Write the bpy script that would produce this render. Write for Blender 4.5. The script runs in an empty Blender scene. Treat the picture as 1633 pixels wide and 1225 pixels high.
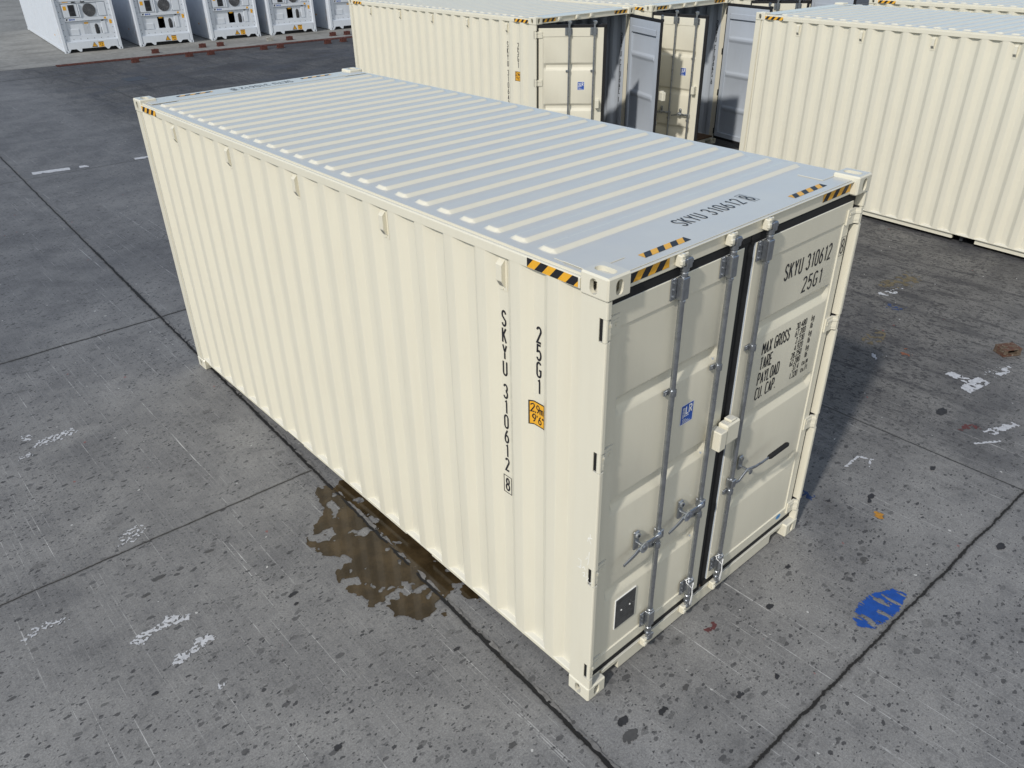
import bpy, math, random
from mathutils import Vector, Matrix, noise

# ------------------------------------------------------------------ camera, light, exposure
SC = bpy.context.scene
COL = SC.collection
R = math.radians

cam_d = bpy.data.cameras.new("camera")
cam = bpy.data.objects.new("camera", cam_d)
COL.objects.link(cam)
right = Vector((0.74618068, -0.66553822, -0.01653068))
down = Vector((-0.34998007, -0.37102229, -0.86014906))
fwd = Vector((0.56632883, 0.64761202, -0.50977478))
RIGHT_DOWN_FWD = None
m = Matrix.Identity(4)
for i in range(3):
    m[i][0], m[i][1], m[i][2] = right[i], -down[i], -fwd[i]
m[0][3], m[1][3], m[2][3] = -2.46849, -2.15264, 4.28820
cam.matrix_world = m
cam_d.sensor_width = 36.0
cam_d.lens = 36.0 * 1248.92 / 1633.0
cam_d.clip_start = 0.05
cam_d.clip_end = 2000
SC.camera = cam

SUN_EL = R(38.7)
TRAVEL = Vector((0.968 * math.cos(SUN_EL), 0.25 * math.cos(SUN_EL), -math.sin(SUN_EL))).normalized()
world = bpy.data.worlds.new("World")
SC.world = world
world.use_nodes = True
wn = world.node_tree
bg = wn.nodes["Background"]
sky = wn.nodes.new("ShaderNodeTexSky")
sky.sky_type = 'NISHITA'
sky.sun_disc = False
sky.sun_elevation = SUN_EL
sky.sun_rotation = math.atan2(-TRAVEL.x, -TRAVEL.y)
sky.air_density = 1.15
sky.dust_density = 0.7
sky.ozone_density = 1.6
# unseen cloud bank added behind the camera to brighten faces turned that way
tcw = wn.nodes.new("ShaderNodeTexCoord")
dotn = wn.nodes.new("ShaderNodeVectorMath"); dotn.operation = 'DOT_PRODUCT'
wn.links.new(tcw.outputs["Generated"], dotn.inputs[0]); dotn.inputs[1].default_value = (-0.22, -0.90, 0.38)
cl = wn.nodes.new("ShaderNodeTexNoise"); cl.inputs["Scale"].default_value = 2.2; cl.inputs["Detail"].default_value = 5
wn.links.new(tcw.outputs["Generated"], cl.inputs["Vector"])
m1 = wn.nodes.new("ShaderNodeMapRange"); m1.interpolation_type = 'SMOOTHSTEP'
m1.inputs[1].default_value = 0.30; m1.inputs[2].default_value = 0.85; wn.links.new(dotn.outputs["Value"], m1.inputs[0])
m2 = wn.nodes.new("ShaderNodeMapRange"); m2.interpolation_type = 'SMOOTHSTEP'
m2.inputs[1].default_value = 0.34; m2.inputs[2].default_value = 0.56; wn.links.new(cl.outputs[0], m2.inputs[0])
mm = wn.nodes.new("ShaderNodeMath"); mm.operation = 'MULTIPLY'
wn.links.new(m1.outputs[0], mm.inputs[0]); wn.links.new(m2.outputs[0], mm.inputs[1])
mx = wn.nodes.new("ShaderNodeMix"); mx.data_type = 'RGBA'
wn.links.new(mm.outputs[0], mx.inputs[0]); wn.links.new(sky.outputs[0], mx.inputs[6]); mx.inputs[7].default_value = (5.6, 5.65, 5.6, 1)
wn.links.new(mx.outputs[2], bg.inputs[0])
bg.inputs[1].default_value = 0.135

sun_d = bpy.data.lights.new("sun", 'SUN')
sun_d.energy = 2.85
sun_d.angle = R(2.4)
sun_d.color = (1.0, 0.955, 0.89)
sun = bpy.data.objects.new("sun", sun_d)
sun.rotation_euler = TRAVEL.to_track_quat('-Z', 'Y').to_euler()
COL.objects.link(sun)

SC.view_settings.view_transform = 'Standard'
SC.view_settings.look = 'None'
SC.view_settings.gamma = 1.0
SC.view_settings.exposure = 0.0

W, L, H = 2.438, 6.058, 2.896
random.seed(5)

# ------------------------------------------------------------------ node helpers
class NT:
    def __init__(s, name):
        s.mat = bpy.data.materials.new(name)
        s.mat.use_nodes = True
        s.t = s.mat.node_tree
        s.b = s.t.nodes["Principled BSDF"]
        tc = s.t.nodes.new("ShaderNodeTexCoord")
        s.obj = tc.outputs["Object"]
    def new(s, k, **kw):
        n = s.t.nodes.new(k)
        for a, v in kw.items():
            setattr(n, a, v)
        return n
    def put(s, sock, v):
        if hasattr(v, "links"):
            s.t.links.new(v, sock)
        else:
            sock.default_value = v
    def m(s, op, a, b=0.0, c=0.0, clamp=False):
        n = s.new("ShaderNodeMath", operation=op)
        n.use_clamp = clamp
        s.put(n.inputs[0], a); s.put(n.inputs[1], b)
        if op in ('MULTIPLY_ADD',):
            s.put(n.inputs[2], c)
        return n.outputs[0]
    def ss(s, v, lo, hi, o0=0.0, o1=1.0):          # smooth step
        n = s.new("ShaderNodeMapRange", interpolation_type='SMOOTHSTEP')
        s.put(n.inputs[0], v); n.inputs[1].default_value = lo; n.inputs[2].default_value = hi
        n.inputs[3].default_value = o0; n.inputs[4].default_value = o1
        return n.outputs[0]
    def scale(s, v, sc, loc=(0, 0, 0), rot=0.0):
        n = s.new("ShaderNodeMapping")
        s.put(n.inputs[0], v)
        n.inputs["Scale"].default_value = sc
        n.inputs["Location"].default_value = loc
        n.inputs["Rotation"].default_value = (0, 0, rot)
        return n.outputs[0]
    def noise(s, v, sc, det=4.0, rough=0.55, dist=0.0):
        n = s.new("ShaderNodeTexNoise")
        s.put(n.inputs["Vector"], v)
        n.inputs["Scale"].default_value = sc
        n.inputs["Detail"].default_value = det
        n.inputs["Roughness"].default_value = rough
        n.inputs["Distortion"].default_value = dist
        return n.outputs[0]
    def voro(s, v, sc, rnd=1.0):
        n = s.new("ShaderNodeTexVoronoi")
        s.put(n.inputs["Vector"], v)
        n.inputs["Scale"].default_value = sc
        n.inputs["Randomness"].default_value = rnd
        return n.outputs["Distance"], n.outputs["Color"]
    def mix(s, f, a, b, mode='MIX'):
        n = s.new("ShaderNodeMix", data_type='RGBA', blend_type=mode)
        s.put(n.inputs[0], f)
        s.put(n.inputs[6], a if hasattr(a, "links") else (*a, 1))
        s.put(n.inputs[7], b if hasattr(b, "links") else (*b, 1))
        return n.outputs[2]
    def sep(s, v):
        n = s.new("ShaderNodeSeparateXYZ")
        s.put(n.inputs[0], v)
        return n.outputs
    def bump(s, h, strength, dist):
        n = s.new("ShaderNodeBump")
        n.inputs["Strength"].default_value = strength
        n.inputs["Distance"].default_value = dist
        s.put(n.inputs["Height"], h)
        s.t.links.new(n.outputs[0], s.b.inputs["Normal"])
    def fin(s, col=None, rough=None, metal=None, spec=None):
        if col is not None: s.put(s.b.inputs["Base Color"], col if hasattr(col, "links") else (*col, 1))
        if rough is not None: s.put(s.b.inputs["Roughness"], rough)
        if metal is not None: s.put(s.b.inputs["Metallic"], metal)
        if spec is not None: s.put(s.b.inputs["Specular IOR Level"], spec)
        return s.mat

def paint(name, col, rough=0.42, dirt=0.10, spec=0.5, wave=0.0, sky_tint=0.0):
    n = NT(name)
    a = n.noise(n.obj, 1.3, 5, 0.6)
    d = n.noise(n.scale(n.obj, (9, 9, 1.1)), 2.0, 4, 0.6)
    f = n.m('MULTIPLY', n.ss(n.m('MULTIPLY', n.m('ADD', a, d), 0.5), 0.42, 0.68), dirt)
    c = n.mix(f, col, (col[0] * .72, col[1] * .70, col[2] * .66))
    r = n.m('MULTIPLY_ADD', n.noise(n.obj, 6, 3), 0.14, rough - 0.07)
    if sky_tint:                                          # sky reflection painted into the colour, grey-blue on level faces only
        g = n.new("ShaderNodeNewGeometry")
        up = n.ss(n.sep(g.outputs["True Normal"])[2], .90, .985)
        lay = n.m('MULTIPLY', up, n.m('MULTIPLY_ADD', n.noise(n.obj, 3.5, 5, .6), .30, sky_tint))
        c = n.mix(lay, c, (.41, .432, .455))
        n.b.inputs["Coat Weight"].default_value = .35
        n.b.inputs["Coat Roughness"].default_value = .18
    h = n.m('ADD', n.m('MULTIPLY', n.noise(n.obj, 260, 2), 0.10), n.m('MULTIPLY', n.noise(n.obj, 2.2, 3), 1.0 + wave))
    n.bump(h, 0.35, 0.004)
    return n.fin(c, r, 0.0, spec)

def plain(name, col, rough=0.5, metal=0.0, var=0.15, sc=30):
    n = NT(name)
    f = n.ss(n.noise(n.obj, sc, 4, 0.6), 0.35, 0.7)
    c = n.mix(f, col, tuple(max(0, x * (1 - var)) for x in col))
    r = n.m('MULTIPLY_ADD', n.noise(n.obj, sc * 0.6, 3), 0.2, rough - 0.1)
    return n.fin(c, r, metal)

M = {}
CREAM = (0.685, 0.650, 0.530)
M['cream'] = paint('cream_paint', CREAM, 0.40, 0.10, sky_tint=.30)
M['roof'] = paint('cream_roof_paint', CREAM, 0.32, 0.10, sky_tint=.45)
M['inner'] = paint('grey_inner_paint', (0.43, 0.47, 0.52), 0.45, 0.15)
M['white'] = paint('white_reefer_paint', (0.64, 0.68, 0.735), 0.40, 0.22)
M['rubber'] = plain('black_rubber', (0.006, 0.006, 0.007), 0.75)
M['black'] = plain('black_lettering', (0.014, 0.014, 0.018), 0.45)
M['yellow'] = plain('yellow_tape', (0.78, 0.40, 0.030), 0.4, var=0.1)
M['galv'] = plain('galvanised_steel', (0.41, 0.43, 0.455), 0.30, 0.9, 0.22, 26)
M['zinc'] = plain('bright_zinc', (0.62, 0.66, 0.71), 0.30, 0.9, 0.3, 60)
M['blue'] = plain('blue_sticker', (0.018, 0.085, 0.40), 0.4)
M['bluelight'] = plain('light_blue_sticker', (0.10, 0.38, 0.72), 0.4)
M['whitemark'] = plain('white_marking', (0.80, 0.80, 0.78), 0.5, var=0.06)
M['plate'] = plain('dark_metal_plate', (0.085, 0.085, 0.085), 0.42, 0.4, 0.3)
M['wire'] = plain('white_wire', (0.80, 0.80, 0.79), 0.4)
M['dark'] = plain('dark_machinery', (0.03, 0.032, 0.036), 0.55)
M['fan'] = plain('grey_fan_grille', (0.13, 0.135, 0.145), 0.5)
M['red'] = plain('rust_red_steel', (0.115, 0.035, 0.025), 0.75, 0.0, 0.5, 12)
M['pale'] = plain('pale_concrete', (0.36, 0.35, 0.32), 0.85, 0.0, 0.3, 12)
M['plywood'] = plain('plywood_floor', (0.16, 0.09, 0.045), 0.6, 0.0, 0.4, 8)
M['chalk'] = plain('white_chalk', (0.86, 0.85, 0.80), 0.8)

# ------------------------------------------------------------------ mesh builder
class MB:
    def __init__(s):
        s.v, s.f, s.mi = [], [], []
    def add(s, vs, fs, mi=0):
        o = len(s.v)
        s.v += [tuple(p) for p in vs]
        for f in fs:
            s.f.append([o + i for i in f]); s.mi.append(mi)
        return s
    def box(s, x0, x1, y0, y1, z0, z1, b=0.003, mi=0):
        X = ((x0, x1), (y0, y1), (z0, z1))
        b = min(b, (x1 - x0) * .45, (y1 - y0) * .45, (z1 - z0) * .45)
        vs, idx = [], {}
        for sx in (0, 1):
            for sy in (0, 1):
                for sz in (0, 1):
                    for ax in range(3):           # corner vertex lying on the face of axis ax
                        sg = (sx, sy, sz)
                        p = [X[k][sg[k]] + (0 if k == ax else (b if sg[k] == 0 else -b)) for k in range(3)]
                        idx[(sx, sy, sz, ax)] = len(vs); vs.append(p)
        fs = []
        for ax in range(3):
            o = [k for k in range(3) if k != ax]
            for sd in (0, 1):
                q = []
                for a, c in ((0, 0), (1, 0), (1, 1), (0, 1)):
                    sg = [0, 0, 0]; sg[ax] = sd; sg[o[0]] = a; sg[o[1]] = c
                    q.append(idx[(*sg, ax)])
                fl = (sd == 1) ^ (ax == 1)
                fs.append(q if fl else q[::-1])
        for ax in range(3):                          # edges running along ax
            o = [k for k in range(3) if k != ax]
            for a in (0, 1):
                for c in (0, 1):
                    lo = [0, 0, 0]; hi = [0, 0, 0]; hi[ax] = 1
                    for g in (lo, hi): g[o[0]] = a; g[o[1]] = c
                    q = [idx[(*lo, o[0])], idx[(*hi, o[0])], idx[(*hi, o[1])], idx[(*lo, o[1])]]
                    fs.append(s._orient(vs, q, X))
        for sx in (0, 1):
            for sy in (0, 1):
                for sz in (0, 1):
                    fs.append(s._orient(vs, [idx[(sx, sy, sz, k)] for k in range(3)], X))
        return s.add(vs, fs, mi)
    @staticmethod
    def _orient(vs, q, X):
        c = Vector([(X[k][0] + X[k][1]) / 2 for k in range(3)])
        p = [Vector(vs[i]) for i in q]
        n = (p[1] - p[0]).cross(p[2] - p[0])
        mid = sum(p, Vector()) / len(p)
        return q if n.dot(mid - c) > 0 else q[::-1]
    def prism(s, poly, fn, a0, a1, mi=0):            # fn(u, v, a) -> xyz
        n = len(poly)
        vs = [fn(u, v, a0) for u, v in poly] + [fn(u, v, a1) for u, v in poly]
        fs = [[i, (i + 1) % n, n + (i + 1) % n, n + i] for i in range(n)]
        fs += [list(range(n))[::-1], [n + i for i in range(n)]]
        return s.add(vs, fs, mi)
    def tube(s, pts, r, n=10, mi=0, flat=1.0):
        pts = [Vector(p) for p in pts]
        rs = r if isinstance(r, (list, tuple)) else [r] * len(pts)
        up = Vector((0, 1, 0))
        vs = []
        for i, p in enumerate(pts):
            d = (pts[min(i + 1, len(pts) - 1)] - pts[max(i - 1, 0)]).normalized()
            a = d.cross(up)
            if a.length < 1e-4: a = d.cross(Vector((1, 0, 0)))
            a.normalize(); c = d.cross(a).normalized()
            for k in range(n):
                t = 2 * math.pi * k / n
                vs.append(p + a * (math.cos(t) * rs[i]) + c * (math.sin(t) * rs[i] * flat))
        fs = []
        for i in range(len(pts) - 1):
            for k in range(n):
                fs.append([i * n + k, i * n + (k + 1) % n, (i + 1) * n + (k + 1) % n, (i + 1) * n + k])
        fs += [list(range(n))[::-1], [(len(pts) - 1) * n + k for k in range(n)]]
        return s.add(vs, fs, mi)
    def grid(s, P, mi=0, flip=False):                # P[i][j]
        nj = len(P[0])
        vs = [p for row in P for p in row]
        fs = []
        for i in range(len(P) - 1):
            for j in range(nj - 1):
                q = [i * nj + j, i * nj + j + 1, (i + 1) * nj + j + 1, (i + 1) * nj + j]
                fs.append(q[::-1] if flip else q)
        return s.add(vs, fs, mi)
    def mesh(s, name, mats, smooth=None, fix=False):
        me = bpy.data.meshes.new(name)
        me.from_pydata(s.v, [], s.f)
        for mt in (mats if isinstance(mats, (list, tuple)) else [mats]):
            me.materials.append(M[mt] if isinstance(mt, str) else mt)
        me.polygons.foreach_set("material_index", s.mi)
        me.validate()
        if fix:
            import bmesh
            b = bmesh.new(); b.from_mesh(me)
            bmesh.ops.recalc_face_normals(b, faces=b.faces)
            b.to_mesh(me); b.free()
        if smooth:
            me.polygons.foreach_set("use_smooth", [True] * len(me.polygons))
            me.set_sharp_from_angle(angle=R(smooth))
        me.update()
        return me

def link(name, me, parent=None, loc=(0, 0, 0), rotz=0.0):
    o = bpy.data.objects.new(name, me)
    COL.objects.link(o)
    o.location = loc
    o.rotation_euler = (0, 0, rotz)
    if parent: o.parent = parent
    return o

def obj(name, mb, mats, parent=None, smooth=None, loc=(0, 0, 0), fix=False):
    return link(name, mb.mesh(name, mats, smooth, fix), parent, loc)

def thing(name, label, cat, loc=(0, 0, 0), rotz=0.0, group=None):
    o = link(name, None, None, loc, rotz)
    tag(o, label, cat, group)
    return o

def tag(o, label, cat, group=None):
    o["label"] = label; o["category"] = cat
    if group: o["group"] = group
    return o

# ------------------------------------------------------------------ stencil lettering (strokes)
def A(cx, cy, rx, ry, a0, a1):
    n = max(4, int(abs(a1 - a0) / 14))
    return [(cx + rx * math.cos(R(a0 + (a1 - a0) * i / n)), cy + ry * math.sin(R(a0 + (a1 - a0) * i / n))) for i in range(n + 1)]

w_ = .44
G = {
 'S': [A(.22, .76, .21, .24, 12, 215) + A(.22, .24, .21, .24, 35, -168)],
 'K': [[(0, 0), (0, 1)], [(.42, 1), (0, .40)], [(.13, .59), (.44, 0)]],
 'Y': [[(0, 1), (.22, .45), (.44, 1)], [(.22, .45), (.22, 0)]],
 'U': [[(0, 1), (0, .22)] + A(.22, .22, .22, .22, 180, 360)[1:] + [(.44, 1)]],
 '0': [A(.22, .78, .22, .22, 0, 180) + A(.22, .22, .22, .22, 180, 360) + [(.44, .78)]],
 '1': [[(.10, .84), (.26, 1), (.26, 0)]],
 '2': [A(.22, .77, .22, .23, 165, -25) + [(0, 0), (.46, 0)]],
 '3': [A(.21, .76, .21, .24, 160, -80), A(.21, .26, .23, .26, 85, -160)],
 '4': [[(.33, 0), (.33, 1), (0, .28), (.46, .28)]],
 '5': [[(.42, 1), (.05, 1), (.03, .56)] + A(.21, .31, .23, .31, 125, -155)],
 '6': [A(.22, .28, .22, .28, 0, 360), [(.34, 1), (.14, .72), (.02, .42), (.0, .28)]],
 '7': [[(0, 1), (.44, 1), (.14, 0)]],
 '8': [A(.22, .76, .18, .24, 90, 450), A(.22, .26, .22, .26, 90, 450)],
 '9': [A(.22, .72, .22, .28, 0, 360), [(.10, 0), (.30, .28), (.42, .58), (.44, .72)]],
 'G': [A(.22, .77, .22, .23, 25, 180) + A(.22, .22, .22, .22, 180, 360) + [(.44, .46), (.24, .46)]],
 'M': [[(0, 0), (0, 1), (.25, .35), (.50, 1), (.50, 0)]],
 'A': [[(0, 0), (.22, 1), (.44, 0)], [(.08, .30), (.36, .30)]],
 'X': [[(0, 0), (.44, 1)], [(0, 1), (.44, 0)]],
 'R': [[(0, 0), (0, 1), (.22, 1)] + A(.22, .75, .20, .25, 85, -85) + [(.22, .5), (0, .5)], [(.20, .5), (.44, 0)]],
 'T': [[(0, 1), (.44, 1)], [(.22, 1), (.22, 0)]],
 'E': [[(.42, 1), (0, 1), (0, 0), (.42, 0)], [(0, .5), (.34, .5)]],
 'P': [[(0, 0), (0, 1), (.22, 1)] + A(.22, .74, .21, .26, 85, -85) + [(.22, .48), (0, .48)]],
 'L': [[(0, 1), (0, 0), (.40, 0)]],
 'D': [[(0, 0), (0, 1), (.18, 1)] + A(.18, .74, .25, .26, 85, 0) + A(.18, .26, .25, .26, 0, -85) + [(.18, 0), (0, 0)]],
 'C': [A(.22, .77, .22, .23, 25, 180) + A(.22, .23, .22, .23, 180, 335)],
 'I': [[(.2, 0), (.2, 1)]],
 'O': [A(.22, .78, .22, .22, 0, 180) + A(.22, .22, .22, .22, 180, 360) + [(.44, .78)]],
 'N': [[(0, 0), (0, 1), (.44, 0), (.44, 1)]],
 'F': [[(.42, 1), (0, 1), (0, 0)], [(0, .52), (.32, .52)]],
 '.': [[(.06, 0), (.06, .10)]],
 ',': [[(.10, .10), (.04, -.12)]],
 "'": [[(.08, 1), (.08, .74)]],
 '"': [[(.04, 1), (.04, .74)], [(.18, 1), (.18, .74)]],
 'k': [[(0, 0), (0, 1)], [(.34, .62), (0, .24)], [(.10, .35), (.36, 0)]],
 'g': [A(.18, .36, .18, .28, 0, 360), [(.36, .64), (.36, -.08)] + A(.19, -.08, .17, .18, 0, -150)],
 'l': [[(.1, 0), (.1, 1)]],
 'b': [[(0, 0), (0, 1)], A(.19, .30, .19, .30, 0, 360)],
 'c': [A(.18, .31, .18, .31, 35, 325)],
 'u': [[(0, .62), (0, .18)] + A(.17, .18, .17, .18, 180, 360)[1:] + [(.34, .62), (.34, 0)]],
 'm': [[(0, 0), (0, .62)], [(0, .45)] + A(.13, .45, .13, .17, 180, 0)[1:] + [(.26, 0)], [(.26, .45)] + A(.39, .45, .13, .17, 180, 0)[1:] + [(.52, 0)]],
 'f': [[(.1, 0), (.1, .8)] + A(.24, .8, .14, .2, 180, 80)[1:], [(0, .6), (.28, .6)]],
 't': [[(.12, .9), (.12, .12), (.28, 0)], [(0, .62), (.28, .62)]],
}
WID = {'M': .50, '.': .12, ',': .14, "'": .16, '"': .22, 'k': .36, 'g': .36, 'l': .2, 'b': .38, 'c': .34, 'u': .34, 'm': .52, 'f': .30, 't': .30, '1': .36, 'I': .4}

def ribbon(mb, pts, t, fn, off=0.0, step=0.02, mi=0):
    P = [pts[0]]
    for a, b in zip(pts[:-1], pts[1:]):
        d = math.hypot(b[0] - a[0], b[1] - a[1])
        if d < 1e-6: continue
        n = max(1, int(math.ceil(d / step)))
        P += [(a[0] + (b[0] - a[0]) * k / n, a[1] + (b[1] - a[1]) * k / n) for k in range(1, n + 1)]
    if len(P) < 2: return
    closed = math.hypot(P[0][0] - P[-1][0], P[0][1] - P[-1][1]) < 1e-5
    vs = []
    for i in range(len(P)):
        a = P[i - 1] if i > 0 else (P[-2] if closed else None)
        b = P[i + 1] if i < len(P) - 1 else (P[1] if closed else None)
        ds = []
        if a: ds.append(((P[i][0] - a[0]), (P[i][1] - a[1])))
        if b: ds.append(((b[0] - P[i][0]), (b[1] - P[i][1])))
        ns = []
        for d in ds:
            l = math.hypot(*d) or 1e-9
            ns.append((-d[1] / l, d[0] / l))
        nx = sum(n[0] for n in ns) / len(ns); ny = sum(n[1] for n in ns) / len(ns)
        l2 = max(nx * nx + ny * ny, 0.30)
        nx /= l2; ny /= l2
        h = t / 2
        vs.append(fn(P[i][0] + nx * h, P[i][1] + ny * h, off)); vs.append(fn(P[i][0] - nx * h, P[i][1] - ny * h, off))
    fs = [[2 * i, 2 * i + 1, 2 * i + 3, 2 * i + 2] for i in range(len(P) - 1)]
    mb.add(vs, fs, mi)

def text(mb, s, x, y, h, t, fn, asp=1.0, gap=.17, space=.38, boxed=None, mi=0, right=False):
    """horizontal writing; fn(u, v, off) maps the flat sheet to the surface; `boxed` = index of a framed character"""
    if right:
        x -= sum((space if c == ' ' else WID.get(c, w_) + gap) for c in s) * h * asp - gap * h * asp
    for i, c in enumerate(s):
        if c == ' ':
            x += space * h * asp; continue
        wd = WID.get(c, w_)
        for k, st in enumerate(G[c]):
            ribbon(mb, [(x + p[0] * h * asp, y + p[1] * h) for p in st], t, fn, 0.00015 * k, mi=mi)
        if boxed == i:
            a, b = x - .16 * h * asp, x + (wd + .16) * h * asp
            c0, c1 = y - .17 * h, y + 1.17 * h
            ribbon(mb, [(a, c0), (b, c0), (b, c1), (a, c1), (a, c0)], t * .24, fn, 0.0004, mi=mi)
        x += (wd + gap) * h * asp
    return x

def column(mb, s, x, ytop, h, t, fn, pitch, asp=1.0, spgap=.62, boxlast=False):
    y = ytop
    for i, c in enumerate(s):
        if c == ' ':
            y -= pitch * spgap; continue
        wd = WID.get(c, w_) * h * asp
        for k, st in enumerate(G[c]):
            ribbon(mb, [(x - wd / 2 + p[0] * h * asp, y - h + p[1] * h) for p in st], t, fn, 0.00015 * k)
        if boxlast and i == len(s) - 1:
            a, b, c0, c1 = x - wd / 2 - .02, x + wd / 2 + .02, y - h - .02, y + .02
            ribbon(mb, [(a, c0), (b, c0), (b, c1), (a, c1), (a, c0)], t * .4, fn, 0.0004)
        y -= pitch

def clip(poly, x0, x1, y0, y1):
    for ax, lim, sg in ((0, x0, 1), (0, x1, -1), (1, y0, 1), (1, y1, -1)):
        out = []
        for i in range(len(poly)):
            a, b = poly[i - 1], poly[i]
            da, db = sg * (a[ax] - lim), sg * (b[ax] - lim)
            if (da >= 0) != (db >= 0):
                t = da / (da - db)
                out.append((a[0] + (b[0] - a[0]) * t, a[1] + (b[1] - a[1]) * t))
            if db >= 0: out.append(b)
        poly = out
        if not poly: return []
    return poly

def hazard(mb, ln, ht, fn, pw=.058, lean=1.0, start=0):
    """a yellow and black striped tape on the rectangle 0..ln, 0..ht"""
    n = int((ln + ht * 2) / pw) + 3
    for k in range(-3, n):
        x = k * pw
        p = clip([(x, 0), (x + pw, 0), (x + pw + ht * lean, ht), (x + ht * lean, ht)], 0, ln, 0, ht)
        if len(p) >= 3:
            mb.add([fn(u, v, 0) for u, v in p], [list(range(len(p)))], (k + start) % 2)

# ------------------------------------------------------------------ container geometry
PITCH, DEP = 0.278, 0.040
Y_FIRST = 0.5

def trap(t, flat, slope):            # 1 in the recess, 0 on the outer flat, t = distance to the recess centre
    t = abs(t)
    return 1.0 if t < flat / 2 else max(0.0, 1 - (t - flat / 2) / slope)

def side_depth(y):
    if y < 0.165 or y > 5.90: return 0.0
    k = round((y - Y_FIRST) / PITCH)
    s = 0
    for d in (-.004, -.002, 0, .002, .004):
        s += trap(y + d - (Y_FIRST + k * PITCH), .078, .061)
    return DEP * s / 5

X_OUT = 0.006
def side_x(y): return X_OUT + side_depth(y)

def corr_stations(a, b):
    st = {a, b}
    k0 = int((a - Y_FIRST) / PITCH) - 2
    for k in range(k0, k0 + 26):
        c = Y_FIRST + k * PITCH
        for e in (-.100, -.039, .039, .100):
            for d in (-.0045, -.002, 0, .002, .0045):
                y = c + e + d
                if a < y < b: st.add(round(y, 5))
    return sorted(st)

CACHE = {}
def cached(key, fn):
    if key not in CACHE: CACHE[key] = fn()
    return CACHE[key]

def stadium(hx, hy, n=10):           # half sizes, long axis v
    r = min(hx, hy)
    out = []
    if hy >= hx:
        for i in range(n + 1): out.append((r * math.cos(math.pi * i / n), hy - r + r * math.sin(math.pi * i / n)))
        for i in range(n + 1): out.append((r * math.cos(math.pi + math.pi * i / n), -(hy - r) + r * math.sin(math.pi + math.pi * i / n)))
    else:
        for i in range(n + 1): out.append((hx - r + r * math.cos(-math.pi / 2 + math.pi * i / n), r * math.sin(-math.pi / 2 + math.pi * i / n)))
        for i in range(n + 1): out.append((-(hx - r) + r * math.cos(math.pi / 2 + math.pi * i / n), r * math.sin(math.pi / 2 + math.pi * i / n)))
    return out

def make_casting():
    """front left top corner casting, outer corner at the origin going +x, +y, -z"""
    a, b, c = .162, .178, .118
    body = MB().box(0, a, 0, b, -c, 0, .009)
    inner = MB().box(.026, a - .02, .026, b - .02, -c + .02, -.026, .002)
    h1 = MB().prism(stadium(.0255, .0395), lambda u, v, t: (t, .089 + u, -.060 + v), -.02, .05)
    h2 = MB().prism(stadium(.0255, .0395), lambda u, v, t: (.080 + u, t, -.060 + v), -.02, .05)
    h3 = MB().prism(stadium(.032, .060), lambda u, v, t: (.080 + u, .090 + v, t), -.05, .02)
    tmp = []
    bo = link('t_body', body.mesh('t', 'cream', fix=True)); tmp.append(bo)
    for q in (inner, h1, h2, h3):
        co = link('t_cut', q.mesh('t', 'cream', fix=True)); tmp.append(co)
        md = bo.modifiers.new('b', 'BOOLEAN'); md.operation = 'DIFFERENCE'; md.object = co; md.solver = 'EXACT'
    bpy.context.view_layer.update()
    me = bpy.data.meshes.new_from_object(bo.evaluated_get(bpy.context.evaluated_depsgraph_get()))
    for o in tmp: bpy.data.objects.remove(o)
    return me

def mirrored(me, sx, sy, sz, name, mats=None):
    n = me.copy(); n.name = name
    n.transform(Matrix.Diagonal((sx, sy, sz, 1)))
    if sx * sy * sz < 0: n.flip_normals()
    if mats:
        n.materials.clear()
        for q in mats: n.materials.append(M[q])
    n.update()
    return n

def add_castings(root, mat):
    base = cached('casting', make_casting)
    for ix in (0, 1):
        for iy in (0, 1):
            for iz in (0, 1):
                me = cached(('casting', ix, iy, iz, mat), lambda: mirrored(base, -1 if ix else 1, -1 if iy else 1, 1 if iz else -1, 'corner_casting', [mat]))
                link('corner_casting', me, root, (W if ix else 0, L if iy else 0, H if iz else 0))

def m_side():
    b = MB()
    ys = corr_stations(.168, 5.895)
    zs = [.146, .168, 1.0, 2.0, 2.79, 2.803]
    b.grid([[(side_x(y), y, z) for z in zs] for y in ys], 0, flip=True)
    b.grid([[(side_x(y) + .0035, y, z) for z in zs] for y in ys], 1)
    return b.mesh('side_wall', ['cream', 'inner'], 25)

def m_end():
    b = MB()
    xs = []
    n = 9
    p = (W - .36) / n
    prof = []
    for k in range(n):
        c = .18 + p * (k + .5)
        for e, d in ((-.103, 0), (-.04, .034), (.04, .034), (.103, 0)): prof.append((c + e, d))
    prof = [(.15, 0)] + prof + [(W - .15, 0)]
    zs = (.16, 2.80)
    b.grid([[(x, L - .012 - d, z) for z in zs] for x, d in prof], 0, flip=True)
    b.grid([[(x, L - .016 - d, z) for z in zs] for x, d in prof], 1)
    return b.mesh('end_wall', ['cream', 'inner'])

N_RIB, RIB_P, RIB_0 = 25, 0.2115, 0.50
def rib_h(y, x):
    e = min(x, W - x)
    fx = min(1, max(0, (e - .082) / .030))
    fx = fx * fx * (3 - 2 * fx)
    k = min(N_RIB - 1, max(0, round((y - RIB_0) / RIB_P)))
    s = 0
    for d in (-.006, 0, .006):
        s += trap(y + d - (RIB_0 + k * RIB_P), .072 - .03 * (1 - fx), .030)
    return .019 * fx * s / 3

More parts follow.
